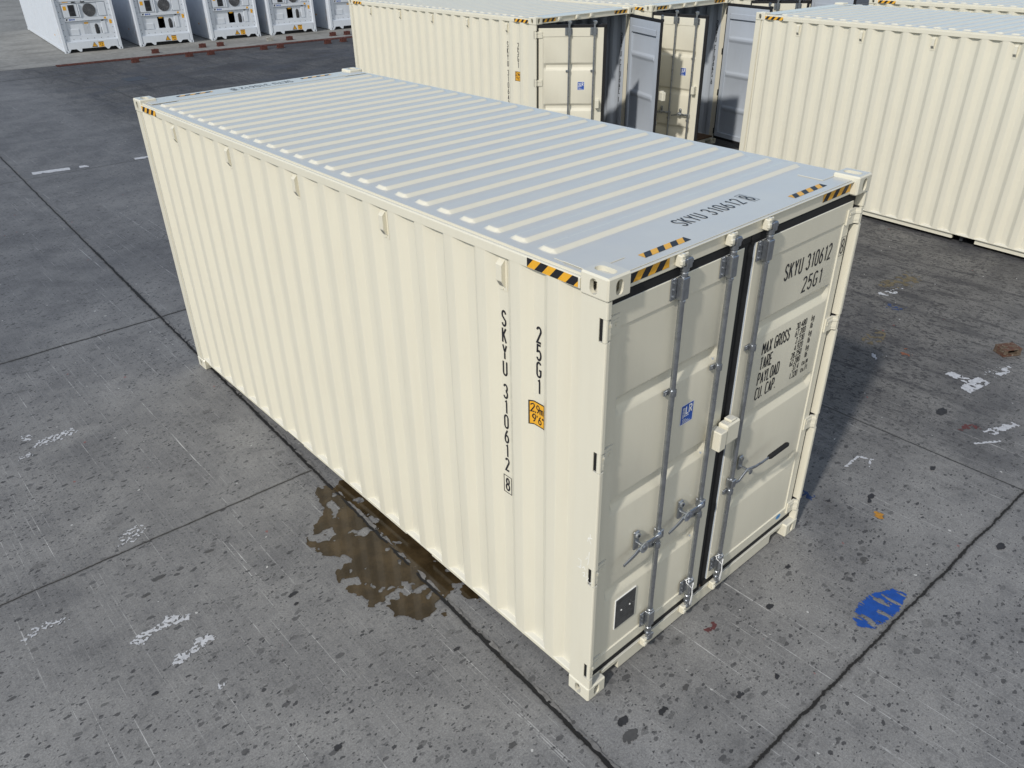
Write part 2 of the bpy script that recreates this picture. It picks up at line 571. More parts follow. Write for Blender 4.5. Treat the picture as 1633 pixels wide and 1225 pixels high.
Z_ROOF = 2.868
def m_roof():
    b = MB()
    xs = [.022, .078]
    xs += [.082 + .030 * i / 6 for i in range(7)]
    xs += [.14, .5, W / 2]
    xs = xs + [W - x for x in reversed(xs[:-1])]
    ys = {.046, .40, L - .046, L - .30}
    for k in range(N_RIB):
        c = RIB_0 + RIB_P * k
        for e in (-.066, -.036, -.021, .021, .036, .066):
            for d in (-.006, 0, .006): ys.add(round(c + e + d, 5))
    ys = sorted(ys)
    b.grid([[(x, y, Z_ROOF + rib_h(y, x)) for y in ys] for x in xs], 0, flip=True)
    b.grid([[(x, y, Z_ROOF - .004 + rib_h(y, x)) for y in ys] for x in xs], 1)
    # outer edge of the sheet
    for i in (0, -1):
        b.grid([[(xs[i], y, Z_ROOF) for y in (ys[0], ys[-1])], [(xs[i], y, Z_ROOF - .0145) for y in (ys[0], ys[-1])]], 0, flip=(i == 0))
    return b.mesh('roof_panel', ['roof', 'inner'], 25)

def m_roof_plates(fr):
    b = MB()
    y0, y1 = (.047, .405) if fr else (L - .300, L - .047)
    b.box(.055, W - .055, y0, y1, Z_ROOF + .0005, Z_ROOF + .0035, .001)
    y0, y1 = (.165, .34) if fr else (L - .34, L - .165)
    for x0, x1 in ((.05, .30), (W - .30, W - .05)):
        b.box(x0, x1, y0, y1, Z_ROOF + .004, Z_ROOF + .0075, .002)
    return b.mesh('header_plate', ['roof'])

def m_post_front(sd):
    poly = [(.005, .170), (.005, .010), (.007, .004), (.013, .001), (.032, .001), (.038, .004), (.043, .010), (.043, .095), (.030, .100), (.030, .170)]
    cut = [(.005, .170), (.005, .046), (.030, .044), (.043, .05), (.043, .095), (.030, .100), (.030, .170)]
    cut = [(.005, .170), (.005, .049), (.010, .049), (.012, .075), (.030, .075), (.043, .075), (.043, .095), (.030, .100), (.030, .170)]
    b = MB()
    f = (lambda u, v, a: (u, v, a)) if sd == 0 else (lambda u, v, a: (W - u, v, a))
    z = .119
    for hz in HZ:
        b.prism(poly, f, z, hz - .062); b.prism(cut, f, hz - .062, hz + .062)
        q0, q1 = (.013, .045) if sd == 0 else (W - .045, W - .013)
        b.box(q0, q1, .0345, .0745, hz - .061, hz + .061, .001, 1)
        z = hz + .062
    b.prism(poly, f, z, 2.777)
    return b.mesh('corner_post', ['cream', 'rubber'], None, True)

HZ = (.262, 1.055, 1.865, 2.628)

def m_post_back(sd):
    b = MB()
    f = (lambda u, v, a: (u, v, a)) if sd == 0 else (lambda u, v, a: (W - u, v, a))
    poly = [(.004, L - .010), (.004, L - .105), (.020, L - .112), (.028, L - .112), (.028, L - .128), (.006, L - .135), (.006, L - .158), (.05, L - .158), (.05, L - .05), (.12, L - .05), (.12, L - .005), (.010, L - .004)]
    b.prism(poly, f, .119, 2.777)
    return b.mesh('corner_post', ['cream'], None, True)

POCKETS = ((1.705, 2.045), (3.72, 4.055))
def m_bottom_rail(sd):
    b = MB()
    f = (lambda u, v, a: (u, a, v)) if sd == 0 else (lambda u, v, a: (W - u, a, v))
    lo = [(.046, .052), (.090, .052), (.090, .058), (.053, .058), (.053, .1265), (.046, .1265)]
    hi = [(.006, .132), (.010, .127), (.060, .127), (.060, .160), (.044, .160), (.040, .157), (.011, .148), (.006, .143)]
    b.prism(hi, f, .165, L - .165)
    ys = [.179] + [y for p in POCKETS for y in p] + [L - .179]
    for a, c in zip(ys[::2], ys[1::2]): b.prism(lo, f, a, c)
    for p in POCKETS:
        for y in p:
            b.prism([(.0535, .052), (.090, .052), (.090, .125), (.0535, .125)], f, y - .004, y + .004)
    return b.mesh('bottom_rail', ['cream'], None, True)

def m_under():
    b = MB()
    b.box(.062, W - .062, .06, L - .06, .134, .158, .002, 1)
    for k in range(18):
        y = .35 + k * .31
        b.box(.10, W - .10, y, y + .045, .024, .1335, .001, 0)
    for p in POCKETS:
        b.box(.10, W - .10, p[0] - .01, p[1] + .01, .1265, .1325, .001, 0)
    return b.mesh('floor', ['dark', 'plywood'])

def m_top_rail(sd):
    b = MB()
    f = (lambda u, v, a: (u, a, v)) if sd == 0 else (lambda u, v, a: (W - u, a, v))
    poly = [(.0035, 2.7975), (.060, 2.7975), (.060, 2.853), (.010, 2.853), (.006, 2.851), (.0035, 2.846)]
    b.prism(poly, f, .1785, L - .1785)
    return b.mesh('top_rail', ['cream'], None, True)

def m_header(fr):
    b = MB()
    if fr:
        b.box(.162, W - .162, .045, .115, 2.781, Z_ROOF - .001, .004)
        b.box(.044, W - .044, .047, .113, 2.784, Z_ROOF - .003, .003)
        b.box(.10, W - .10, .030, .047, Z_ROOF - .0075, Z_ROOF - .0005, .002)
    else:
        b.box(.162, W - .162, L - .09, L - .008, 2.79, Z_ROOF - .001, .004)
    return b.mesh('header', ['cream'])

def m_sill(fr):
    b = MB()
    if fr:
        poly = [(.165, .095), (.330, .095), (.330, .022), (W - .330, .022), (W - .330, .095), (W - .165, .095), (W - .165, .126), (.165, .126)]
        b.prism(poly, lambda u, v, a: (u, a, v), .040, .12)
        b.box(.162, W - .162, .036, .052, .1265, .131, .002)
        b.box(.0445, W - .0445, .050, .118, .119, .1255, .002)
    else:
        b.box(.165, W - .165, L - .11, L - .006, .022, .159, .004)
    return b.mesh('sill', ['cream'], None, fr)

BARS = (.588, 1.007, 1.351)
ZB = ((2.060, 2.185), (1.392, 1.520), (.715, .842))
DX0, DX1, DZ0, DZ1 = .077, 1.163, .182, 2.727
HX, HY = .030, .026

def m_door(sd):
    b = MB()
    xs = [DX0, DX0 + .004, .150, .155, .163, .200, .6, 1.000, 1.037, 1.045, 1.050, DX1 - .004, DX1]
    zs = [DZ0, DZ0 + .004, .268, .273]
    for lo, hi in sorted(ZB): zs += [lo - .003, lo + .003, lo + .044, lo + .052, hi - .038, hi - .030, hi - .003, hi + .003]
    zs += [2.592, 2.597, DZ1 - .004, DZ1]
    def fld(x, z): return 1.0 if (.1549 < x < 1.0451 and .2729 < z < 2.5921) else 0.0
    def band(z):
        v = 0
        for lo, hi in ZB:
            if lo < z < hi: v = min(1, (z - lo) / .048, (hi - z) / .034)
        return v
    def bx(x): return max(0, min(1, (x - .163) / .037, (1.037 - x) / .037))
    def edge(x, z): return .003 if x in (DX0, DX1) or z in (DZ0, DZ1) else 0
    fr = [[(x, .045 + edge(x, z) + .008 * fld(x, z) + .030 * bx(x) * band(z), z) for z in zs] for x in xs]
    bk = [[(x, .092 - .030 * fld(x, z) + .026 * bx(x) * band(z), z) for z in zs] for x in xs]
    b.grid(fr, 0, flip=True)
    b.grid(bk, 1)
    for i in (0, -1):
        b.grid([fr[i], bk[i]], 1, flip=(i == -1))
        b.grid([[r[i] for r in fr], [r[i] for r in bk]], 1, flip=(i == 0))
    # tubes standing out of the inner face at top and bottom
    b.box(.16, 1.04, .088, .098, 2.50, 2.60, .004, 1)
    for q in range(len(b.v)):
        x, y, z = b.v[q]
        b.v[q] = (x - HX, y - HY, z)
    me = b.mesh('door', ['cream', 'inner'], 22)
    return me if sd == 0 else mirrored(me, -1, 1, 1, 'door')

def m_gasket(sd):
    b = MB()
    b.box(.0445, DX0 + .006, .056, .086, .140, 2.769, .006)
    b.box(DX1 - .006, 1.2165 if sd == 0 else 1.2155, .058, .086, .140, 2.769, .006)
    b.box(.050, 1.205, .050, .084, DZ1 - .006, 2.7795, .006)
    b.box(.050, 1.205, .050, .084, .128, DZ0 + .006, .006)
    b.box(1.13, 1.2145, .044, .070, 2.745, 2.790, .008)
    if sd == 0:
        for k in range(40):                          # rivets along the strip
            z = .2 + k * .063
            b.box(1.186, 1.194, .086, .088, z, z + .008, .001, 1)
    b.v = [(x - HX, y - HY, z) for x, y, z in b.v]
    me = b.mesh('gasket', ['rubber', 'zinc'])
    return me if sd == 0 else mirrored(me, -1, 1, 1, 'gasket')

def m_hinge(sd):
    b = MB()
    b.tube([(.019, .019, -.060), (.019, .019, .060)], .0145, 14)
    poly = [(.016, .006), (.040, .006), (.062, .030), (.140, .034), (.140, .0445), (.055, .0445), (.036, .022), (.016, .024)]
    b.prism(poly, lambda u, v, a: (u, v, a), -.050, .050)
    b.prism([(.030, .0055), (.042, .0055), (.066, .0295), (.125, .033), (.125, .036), (.06, .036)], lambda u, v, a: (u, v, a), -.030, -.018)
    b.prism([(.030, .0055), (.042, .0055), (.066, .0295), (.125, .033), (.125, .036), (.06, .036)], lambda u, v, a: (u, v - .004, a), .016, .030)
    b.tube([(.112, .030, 0), (.112, .036, 0)], .011, 10)
    b.v = [(x - HX, y - HY, z) for x, y, z in b.v]
    me = b.mesh('hinge', ['cream'], 30, True)
    return me if sd == 0 else mirrored(me, -1, 1, 1, 'hinge')

def m_bar():
    b = MB()
    y = .016
    b.tube([(0, y, .185), (0, y, 2.785)], .0165, 16)
    for z, r in ((.40, .021), (.235, .020), (2.60, .020), (2.752, .020), (2.775, .022)):
        b.tube([(0, y, z - .010), (0, y, z - .006), (0, y, z + .006), (0, y, z + .010)], [.0166, r, r, .0166], 16)
    for z in (.185, 2.785):                          # cam ends with hooks
        s = 1 if z > 1 else -1
        b.tube([(0, y, z - .012), (0, y, z + .012)], .0235, 14)
        b.box(-.013, .030, -.008, .026, min(z, z + s * .055), max(z, z + s * .055), .004)
        b.box(.018, .044, -.004, .016, z + s * .030 - .010, z + s * .030 + .014, .004)
        b.box(-.030, -.008, -.004, .014, z + s * .040 - .010, z + s * .040 + .012, .004)
    return b.mesh('locking_bar', ['galv'], 30)

def m_bracket():
    b = MB()
    b.box(-.026, .030, -.004, .040, -.062, .062, .004)
    b.box(-.070, -.0265, .034, .0445, -.060, .060, .004)
    b.box(.0305, .052, .034, .0445, -.050, .050, .004)
    for z in (-.038, 0, .038): b.tube([(-.050, .026, z), (-.050, .035, z)], .008, 8)
    for z in (-.03, .03): b.tube([(.030, .014, z), (.036, .014, z)], .006, 8, 1)
    return b.mesh('bearing_bracket', ['galv', 'dark'], 30)

def m_guide():
    b = MB()
    b.tube([(0, .016, -.018), (0, .016, .018)], .024, 14)
    b.box(-.050, .0, .030, .0445, -.017, .017, .004)
    b.tube([(-.036, .024, 0), (-.036, .031, 0)], .009, 8)
    return b.mesh('bar_guide', ['galv'], 30)

def m_keeper():
    b = MB()
    b.box(-.050, -.010, .004, .0455, -.030, .034, .006)
    b.box(-.0105, .036, .024, .0455, -.016, .030, .005)
    b.box(-.058, -.030, -.006, .012, -.014, .014, .005)
    b.tube([(-.030, .010, .026), (-.030, .010, .042)], .010, 8)
    return b.mesh('cam_keeper', ['cream'], 30)

def m_handle_short():
    b = MB()
    b.box(-.016, .026, -.012, .040, -.030, .034, .005)                      # clevis round the bar
    b.tube([(0, -.008, .012), (-.06, -.012, .010), (-.12, -.014, .016), (-.165, -.014, .022), (-.215, -.014, .012), (-.250, -.014, -.006), (-.345, -.014, -.030)], [.015, .017, .018, .021, .018, .015, .012], 10, 0, .45)
    b.tube([(-.175, .044, .022), (-.175, -.014, .022)], .012, 10)
    b.tube([(-.178, -.020, .018), (-.178, -.029, .018)], .037, 8, 1)
    b.tube([(-.178, -.028, .018), (-.178, -.034, .018)], .016, 6, 0)
    b.box(-.205, -.160, .028, .0455, -.030, .110, .006)
    b.tube([(-.183, .016, .084), (-.183, .029, .084)], .019, 12, 1)
    b.tube([(-.183, .012, .084), (-.183, .017, .084)], .008, 8, 2)
    b.tube([(-.02, -.014, .022), (-.045, -.014, .024)], .016, 8, 1)
    return b.mesh('door_handle', ['galv', 'zinc', 'dark'], 30)

def m_handle_grip():
    b = MB()
    b.box(-.026, .020, -.012, .040, -.040, .026, .005)
    b.tube([(0, -.004, -.008), (.05, -.012, -.006), (.085, -.018, .030), (.12, -.020, .052), (.20, -.030, .044), (.27, -.040, .052), (.345, -.046, .062)], [.012, .012, .013, .014, .012, .011, .010], 8, 0, .6)
    b.tube([(.335, -.045, .061), (.35, -.047, .062), (.53, -.060, .084), (.545, -.061, .086)], [.013, .0175, .0175, .010], 10, 1)
    b.box(.095, .140, .030, .0455, .03, .14, .006)
    b.tube([(.117, .022, .118), (.117, .031, .118)], .016, 12)
    b.tube([(.125, .044, .052), (.125, -.038, .052)], .009, 8)
    b.tube([(.135, -.036, .040), (.135, -.042, .040)], .020, 8)
    return b.mesh('door_handle', ['galv', 'rubber'], 30)

def m_lockbox(sd):
    b = MB()
    if sd == 0: b.box(1.050, 1.118, -.042, .0455, 1.452, 1.590, .006)
    else:
        b.box(1.120, 1.262, -.036, .036, 1.462, 1.612, .010)
        b.box(1.170, 1.226, -.026, .030, 1.610, 1.628, .006)
    return b.mesh('lock_box', ['cream'], 30)

def m_vent():
    b = MB()
    x = X_OUT + DEP
    b.box(x - .004, x + .001, -.036, .036, 2.585, 2.795, .002)
    poly = [(x - .003, 2.766), (x - .031, 2.738), (x - .031, 2.650), (x - .010, 2.612), (x - .003, 2.610)]
    b.prism(poly, lambda u, v, a: (u, a, v), -.023, .023)
    for k in range(4):
        t0 = .15 + k * .2
        p = [(x - .0322 + .021 * t, 2.650 - .038 * t - .001) for t in (t0, t0 + .11)]
        b.add([(p[0][0], -.017, p[0][1]), (p[0][0], .017, p[0][1]), (p[1][0], .017, p[1][1]), (p[1][0], -.017, p[1][1])], [[0, 1, 2, 3]], 1)
    for yy, zz in ((-.022, 2.781), (.022, 2.781), (0, 2.597)):
        b.tube([(x - .008, yy, zz), (x - .003, yy, zz)], .007, 8)
    return b.mesh('vent', ['cream', 'fan'], None, True)

def side_fn(inward=0.0015):
    # writing on the left side: seen from outside u runs towards the doors (-y), so y = -u
    return lambda u, v, off: (side_x(-u) - inward - off, -u, v)

def lr_sticker(b, x0, z0, x1, z1, y):
    f = lambda u, v, off: (u, y - off, v)
    def rect(a, c, d, e, off, mi): b.add([f(a, c, off), f(d, c, off), f(d, e, off), f(a, e, off)], [[0, 1, 2, 3]], mi)
    w, h = x1 - x0, z1 - z0
    rect(x0, z0, x1, z1, 0, 1)
    rect(x0 + .005, z0 + .005, x1 - .005, z1 - .005, .0005, 0)
    g = lambda u, v, off: f(u, v, off + .0012)
    ax, ay, q = x0 + w * .36, z0 + h * .40, w * .54
    text(b, 'LR', ax + .006, ay + .014, q * .78, .0085, g, asp=1.05, gap=.10, mi=1)
    ribbon(b, [(ax + q * .55, ay), (ax - .006, ay), (ax - .006, ay + q * .9)], .0045, f, .001, mi=1)
    gv = lambda u, v, off: (x0 + w * .20 - v, y - .0012 - off, z0 + h * .34 + u)     # upright side word
    text(b, 'CERTIFIED', 0, -.006, .013, .0026, gv, asp=.9, gap=.26, mi=1)
    for k in range(3):
        ribbon(b, [(x0 + w * .16, z0 + h * (.10 + .075 * k)), (x0 + w * (.80 - .18 * k), z0 + h * (.10 + .075 * k))], .0035, f, .001, mi=1)

def make_container(label, loc, rotz, number=None, digit=None, full=False, open_l=0.0, open_r=0.0, inside=None, group='cream shipping containers in the yard', side_text=True):
    root = thing('shipping_container', label, 'container', loc, rotz, group)
    add_castings(root, 'cream')
    walls = []
    wl = link('side_wall', cached('side', m_side), root)
    wr = link('side_wall', cached('side_r', lambda: mirrored(cached('side', m_side), -1, 1, 1, 'side_wall')), root, (W, 0, 0))
    for k in range(5):
        link('vent', cached('vent', m_vent), wl, (0, Y_FIRST + PITCH * (1 + 4 * k), 0))
    link('end_wall', cached('end', m_end), root)
    rf = link('roof_panel', cached('roof', m_roof), root)
    for q in (0, 1): link('header_plate', cached(('plates', q), lambda: m_roof_plates(q == 0)), rf)
    for s in (0, 1):
        link('corner_post', cached(('pf', s), lambda: m_post_front(s)), root)
        link('corner_post', cached(('pb', s), lambda: m_post_back(s)), root)
        link('bottom_rail', cached(('br', s), lambda: m_bottom_rail(s)), root)
        tr = link('top_rail', cached(('tr', s), lambda: m_top_rail(s)), root)
        if s == 0:
            def hz():
                b = MB()
                hazard(b, .352, .050, lambda u, v, o: (.0020, .543 - u, 2.7995 + v), .054, .9, 1)
                return b.mesh('hazard_stripe', ['black', 'yellow'])
            def hz2():
                b = MB()
                hazard(b, .352, .050, lambda u, v, o: (.0020, L - .190 - u, 2.7995 + v), .054, .9, 0)
                return b.mesh('hazard_stripe', ['black', 'yellow'])
            link('hazard_stripe', cached('hz', hz), tr)
            link('hazard_stripe', cached('hz2', hz2), tr)
    link('floor', cached('under', m_under), root)
    hd = link('header', cached('hd', lambda: m_header(True)), root)
    def hz3(x0):
        def q():
            b = MB()
            hazard(b, .325, .056, lambda u, v, o: (x0 + u, .0435, 2.8035 + v), .054, .75, 0)
            return b.mesh('hazard_stripe', ['black', 'yellow'])
        return q
    link('hazard_stripe', cached('hz3', hz3(.170)), hd)
    link('hazard_stripe', cached('hz4', hz3(W - .170 - .325)), hd)
    for x in BARS:
        link('cam_keeper', cached('keeper', m_keeper), hd, (x, 0, 2.826))
    link('header', cached('hdb', lambda: m_header(False)), root)
    sl = link('sill', cached('sl', lambda: m_sill(True)), root)
    for x in BARS:
        link('cam_keeper', cached('keeper', m_keeper), sl, (x, -.004, .118))
    link('sill', cached('slb', lambda: m_sill(False)), root)
    # ---- doors
    doors = []
    for s in (0, 1):
        d = link('door', cached(('door', s), lambda: m_door(s)), root, (HX if s == 0 else W - HX, HY, 0))
        d.rotation_euler = (0, 0, -R(open_l) if s == 0 else R(open_r))
        doors.append(d)
        link('gasket', cached(('gsk', s), lambda: m_gasket(s)), d)
        for z in HZ:
            link('hinge', cached(('hinge', s), lambda: m_hinge(s)), d, (0, 0, z))
        ox = HX if s == 0 else W - HX
        for i, x in enumerate(BARS):
            if (i == 2) != (s == 1): continue
            p = (x - ox, -HY, 0)
            link('locking_bar', cached('bar', m_bar), d, p)
            for z in (2.672, .322): link('bearing_bracket', cached('brk', m_bracket), d, (p[0], p[1], z))
            for z in (2.055, .962): link('bar_guide', cached('guide', m_guide), d, (p[0], p[1], z))
            if i < 2: link('door_handle', cached('hs', m_handle_short), d, (p[0], p[1], 1.052))
            else: link('door_handle', cached('hg', m_handle_grip), d, (p[0], p[1], 1.045))
        link('lock_box', cached(('lb', s), lambda: m_lockbox(s)), d, (-ox, -HY, 0))
    dl, dr = doors
    # ---- sticker on the left door
    def stk():
        b = MB(); lr_sticker(b, .742, 1.742, .862, 1.880, .0515); return b.mesh('sticker', ['blue', 'whitemark'])
    link('sticker', cached('lr', stk), dl, (-HX, -HY, 0))
    # ---- writing
    if number and side_text:
        b = MB()
        column(b, 'SKYU', -.778, 2.462, .0885, .0128, side_fn(), .1045, .74)
        obj('marking', b, 'black', wl)
        b = MB()
        column(b, number + ' ' + digit, -.778, 2.462 - 4.46 * .1045, .0885, .0128, side_fn(), .1045, .74, .46, True)
        o = obj('marking', b, 'black', wl)
        b = MB(); column(b, '25G1', -.500, 2.462, .0885, .0128, side_fn(), .1045, .74)
        obj('marking', b, 'black', wl)
        b = MB()
        f = side_fn(.0020)
        def quadstrip(u0, u1, v0, v1, off, mi):
            n = 12
            b.grid([[f(u0 + (u1 - u0) * i / n, v0, off), f(u0 + (u1 - u0) * i / n, v1, off)] for i in range(n + 1)], mi, flip=True)
        u0, u1, v0, v1 = -.566, -.450, 1.842, 2.000
        quadstrip(u0, u1, v0, v1, 0, 0)
        quadstrip(u0 + .007, u1 - .007, v0 + .007, v1 - .007, .0006, 1)
        g = lambda u, v, o: f(u, v, o + .0012)
        text(b, '2,9m', u0 + .012, v1 - .071, .050, .0075, g, .92, .13)
        text(b, '9\'6"', u0 + .022, v0 + .020, .050, .0075, g, .92, .18)
        obj('height_sticker', b, ['black', 'yellow'], wl)
    if inside:
        b = MB()
        fi = lambda u, v, off: (-side_x(u) - .0062 - off, u, v)      # seen from inside, on the right wall
        column(b, 'SKYU ' + inside[0] + ' ' + inside[1], .245, 2.44, .092, .0150, fi, .1045, .74, .46)
        obj('marking', b, 'black', wr)
    if full:
        fr = lambda u, v, off: (u, v, Z_ROOF + .0048 + off)
        b = MB(); text(b, 'SKYU 310612 8', .872, .244, .100, .0112, fr, .77, .30, .45, 12); obj('marking', b, 'black', rf)
        fb = lambda u, v, off: (W - u, L - v, Z_ROOF + .0048 + off)
        b = MB(); text(b, 'SKYU 310612 8', .872, .130, .100, .0112, fb, .77, .29, .45, 12); obj('marking', b, 'black', rf)
        for x0 in (.372, W - .372 - .358):
            for back in (0, 1):
                b = MB()
                def fz(u, v, o, x0=x0, back=back):
                    return (x0 + u, .096 + v, Z_ROOF + .0048) if not back else (W - x0 - u, L - .096 - v, Z_ROOF + .0048)
                hazard(b, .358, .050, fz, .051, .85, 0)
                obj('hazard_stripe', b, ['black', 'yellow'], rf)
        # right door writing, on the recessed field
        fd = lambda yy: (lambda u, v, off: (u - (W - HX), yy - HY - off, v))
        flat, frm = fd(.0515), fd(.0435)
        b = MB()
        text(b, 'SKYU 310612', 1.660, 2.382, .100, .0128, flat, .735, .29, .45)
        obj('marking', b, 'black', dr)
        b = MB(); text(b, '8', 2.303, 2.384, .096, .0098, frm, .84, boxed=0); obj('marking', b, 'black', dr)
        b = MB(); text(b, '25G1', 1.905, 2.232, .098, .0125, flat, .92, .29, .40); obj('marking', b, 'black', dr)
        for k, (s1, a1, a2, u1, u2) in enumerate((('MAX GROSS', '30.480', '67.200', 'kg', 'lb'), ('TARE', '2.230', '4.920', 'kg', 'lb'),
                                                  ('PAYLOAD', '28.250', '62.280', 'kg', 'lb'), ('CU. CAP.', '37.4', '1.320', 'cu.m', 'cu.ft'))):
            z = 1.914 - .111 * k
            b = MB()
            text(b, s1, 1.545, z, .086, .0105, flat, .62, .25, .45)
            obj('marking', b, 'black', dr)
            b, b2 = MB(), MB()
            for j, (n_, u_) in enumerate(((a1, u1), (a2, u2))):
                zz = z + .046 - .0555 * j
                text(b, n_, 2.052, zz, .043, .0066, flat, .80, .24, right=True)
                text(b2, u_, 2.115 if k < 3 else 2.100, zz, .043, .0062, flat, .80, .24)
            obj('marking', b, 'black', dr); obj('marking', b2, 'black', dr)
        b = MB()                                             # oval sticker
        pl = [(2.188 + .033 * math.cos(R(12 * i)), .262 - .0 + .021 * math.sin(R(12 * i))) for i in range(30)]
        b.add([(u - (W - HX), .0435 - HY, v - .022) for u, v in pl], [list(range(30))[::-1]], 0)
        for q in (-.005, .004):
            ribbon(b, [(2.170, .240 + q), (2.206, .240 + q)], .004, fd(.0425), mi=1)
        obj('sticker', b, ['bluelight', 'blue'], dr)
        # approval plate
        b = MB()
        b.box(.268, .463, .046, .0525, .420, .672, .001, 1)
        b.box(.273, .458, .044, .0462, .425, .667, .0005, 0)
        for x, z in ((.325, .560), (.405, .556)): b.tube([(x, .041, z), (x, .045, z)], .006, 8, 1)
        for k in range(11):
            b.box(.285, .445 - .03 * (k % 3), .0434, .0442, .440 + k * .0185, .4415 + k * .0185, .0001, 2)
        o = obj('data_plate', b, ['plate', 'whitemark', 'fan'], dl, None, (-HX, -HY, 0))
        # seal wires on the two inner bars
        for i in (1, 2):
            b = MB()
            x = BARS[i]
            b.tube([(x - .035, .012, .375), (x - .015, -.006, .345), (x + .004, -.012, .315), (x + .010, -.013, .25), (x + .004, -.010, .18), (x + .012, -.006, .150)], .0036, 6)
            b.tube([(x + .035, .012, .375), (x + .020, -.006, .345), (x + .006, -.012, .315), (x + .018, -.012, .25), (x + .016, -.010, .18), (x + .030, -.004, .145)], .0036, 6)
            b.tube([(x - .035, .012, .375), (x - .030, .02, .40), (x, -.006, .402), (x + .030, .02, .40), (x + .035, .012, .375)], .0036, 6)
            par = dl if i == 1 else dr
            obj('seal_wire', b, 'wire', par, 30, (-(HX if i == 1 else W - HX), -HY, 0))
        # chalk scrawl on the front corner post
        fp = lambda u, v, off: (.0040 - off, -u, v)
        cp = [c for c in root.children if c.name.startswith('corner_post')][0]
        scr = {0: MB(), 1: MB(), 2: MB()}
        for st in ([(-.130, 1.160), (-.105, 1.158), (-.106, 1.120), (-.118, 1.098)], [(-.135, 1.096), (-.108, 1.098), (-.102, 1.120)],
                   [(-.094, 1.110), (-.080, 1.128), (-.070, 1.106)], [(-.092, 1.075), (-.076, 1.085), (-.072, 1.070), (-.086, 1.052), (-.062, 1.060)],
                   [(-.058, 1.100), (-.050, 1.080), (-.058, 1.062), (-.042, 1.066), (-.056, 1.040), (-.030, 1.034), (-.018, 1.048)],
                   [(-.054, 1.158), (-.048, 1.190), (-.046, 1.262)], [(-.072, 1.190), (-.058, 1.208), (-.062, 1.222)],
                   [(-.062, 1.330), (-.052, 1.372), (-.050, 1.352), (-.034, 1.326)], [(-.062, 1.352), (-.028, 1.372)], [(-.046, 1.395), (-.040, 1.362)]):
            ribbon(scr[0 if st[0][0] < -.1 or st[0][1] < 1.14 else (2 if st[0][1] > 1.31 else 1)], [(u, v - .02) for u, v in st], .0042, fp, random.random() * .0004)
        for b in scr.values(): obj('chalk_mark', b, 'chalk', cp)
    return root

make_container('closed cream container standing alone nearest, with SKYU 310612 on its doors and roof', (0, 0, 0), 0, '310612', '8', True, group='cream shipping containers in the yard')
make_container('cream container with both doors open just behind the nearest one, marked SKYU 310643 inside', (7.243, 8.188, 0), -.022, '310643', '1', open_l=43, open_r=70, inside=('310643', '1'))
make_container('cream container with both doors open, marked SKYU 310642 inside, between two other open ones', (10.02, 8.03, 0), -.022, '310642', '6', open_l=83, open_r=81, inside=('310642', '6'), side_text=False)
make_container('rightmost of the open cream containers in the row, mostly hidden behind the long corrugated side', (12.98, 7.88, 0), -.022, open_l=50, open_r=80)
make_container('closed cream container at right showing its long corrugated side and forklift pocket', (9.748, -.129, 0), -.0689)
make_container('cream container at the top right edge, only its roof edge seen beyond the corrugated one', (13.45, -.225, 0), -.0689)

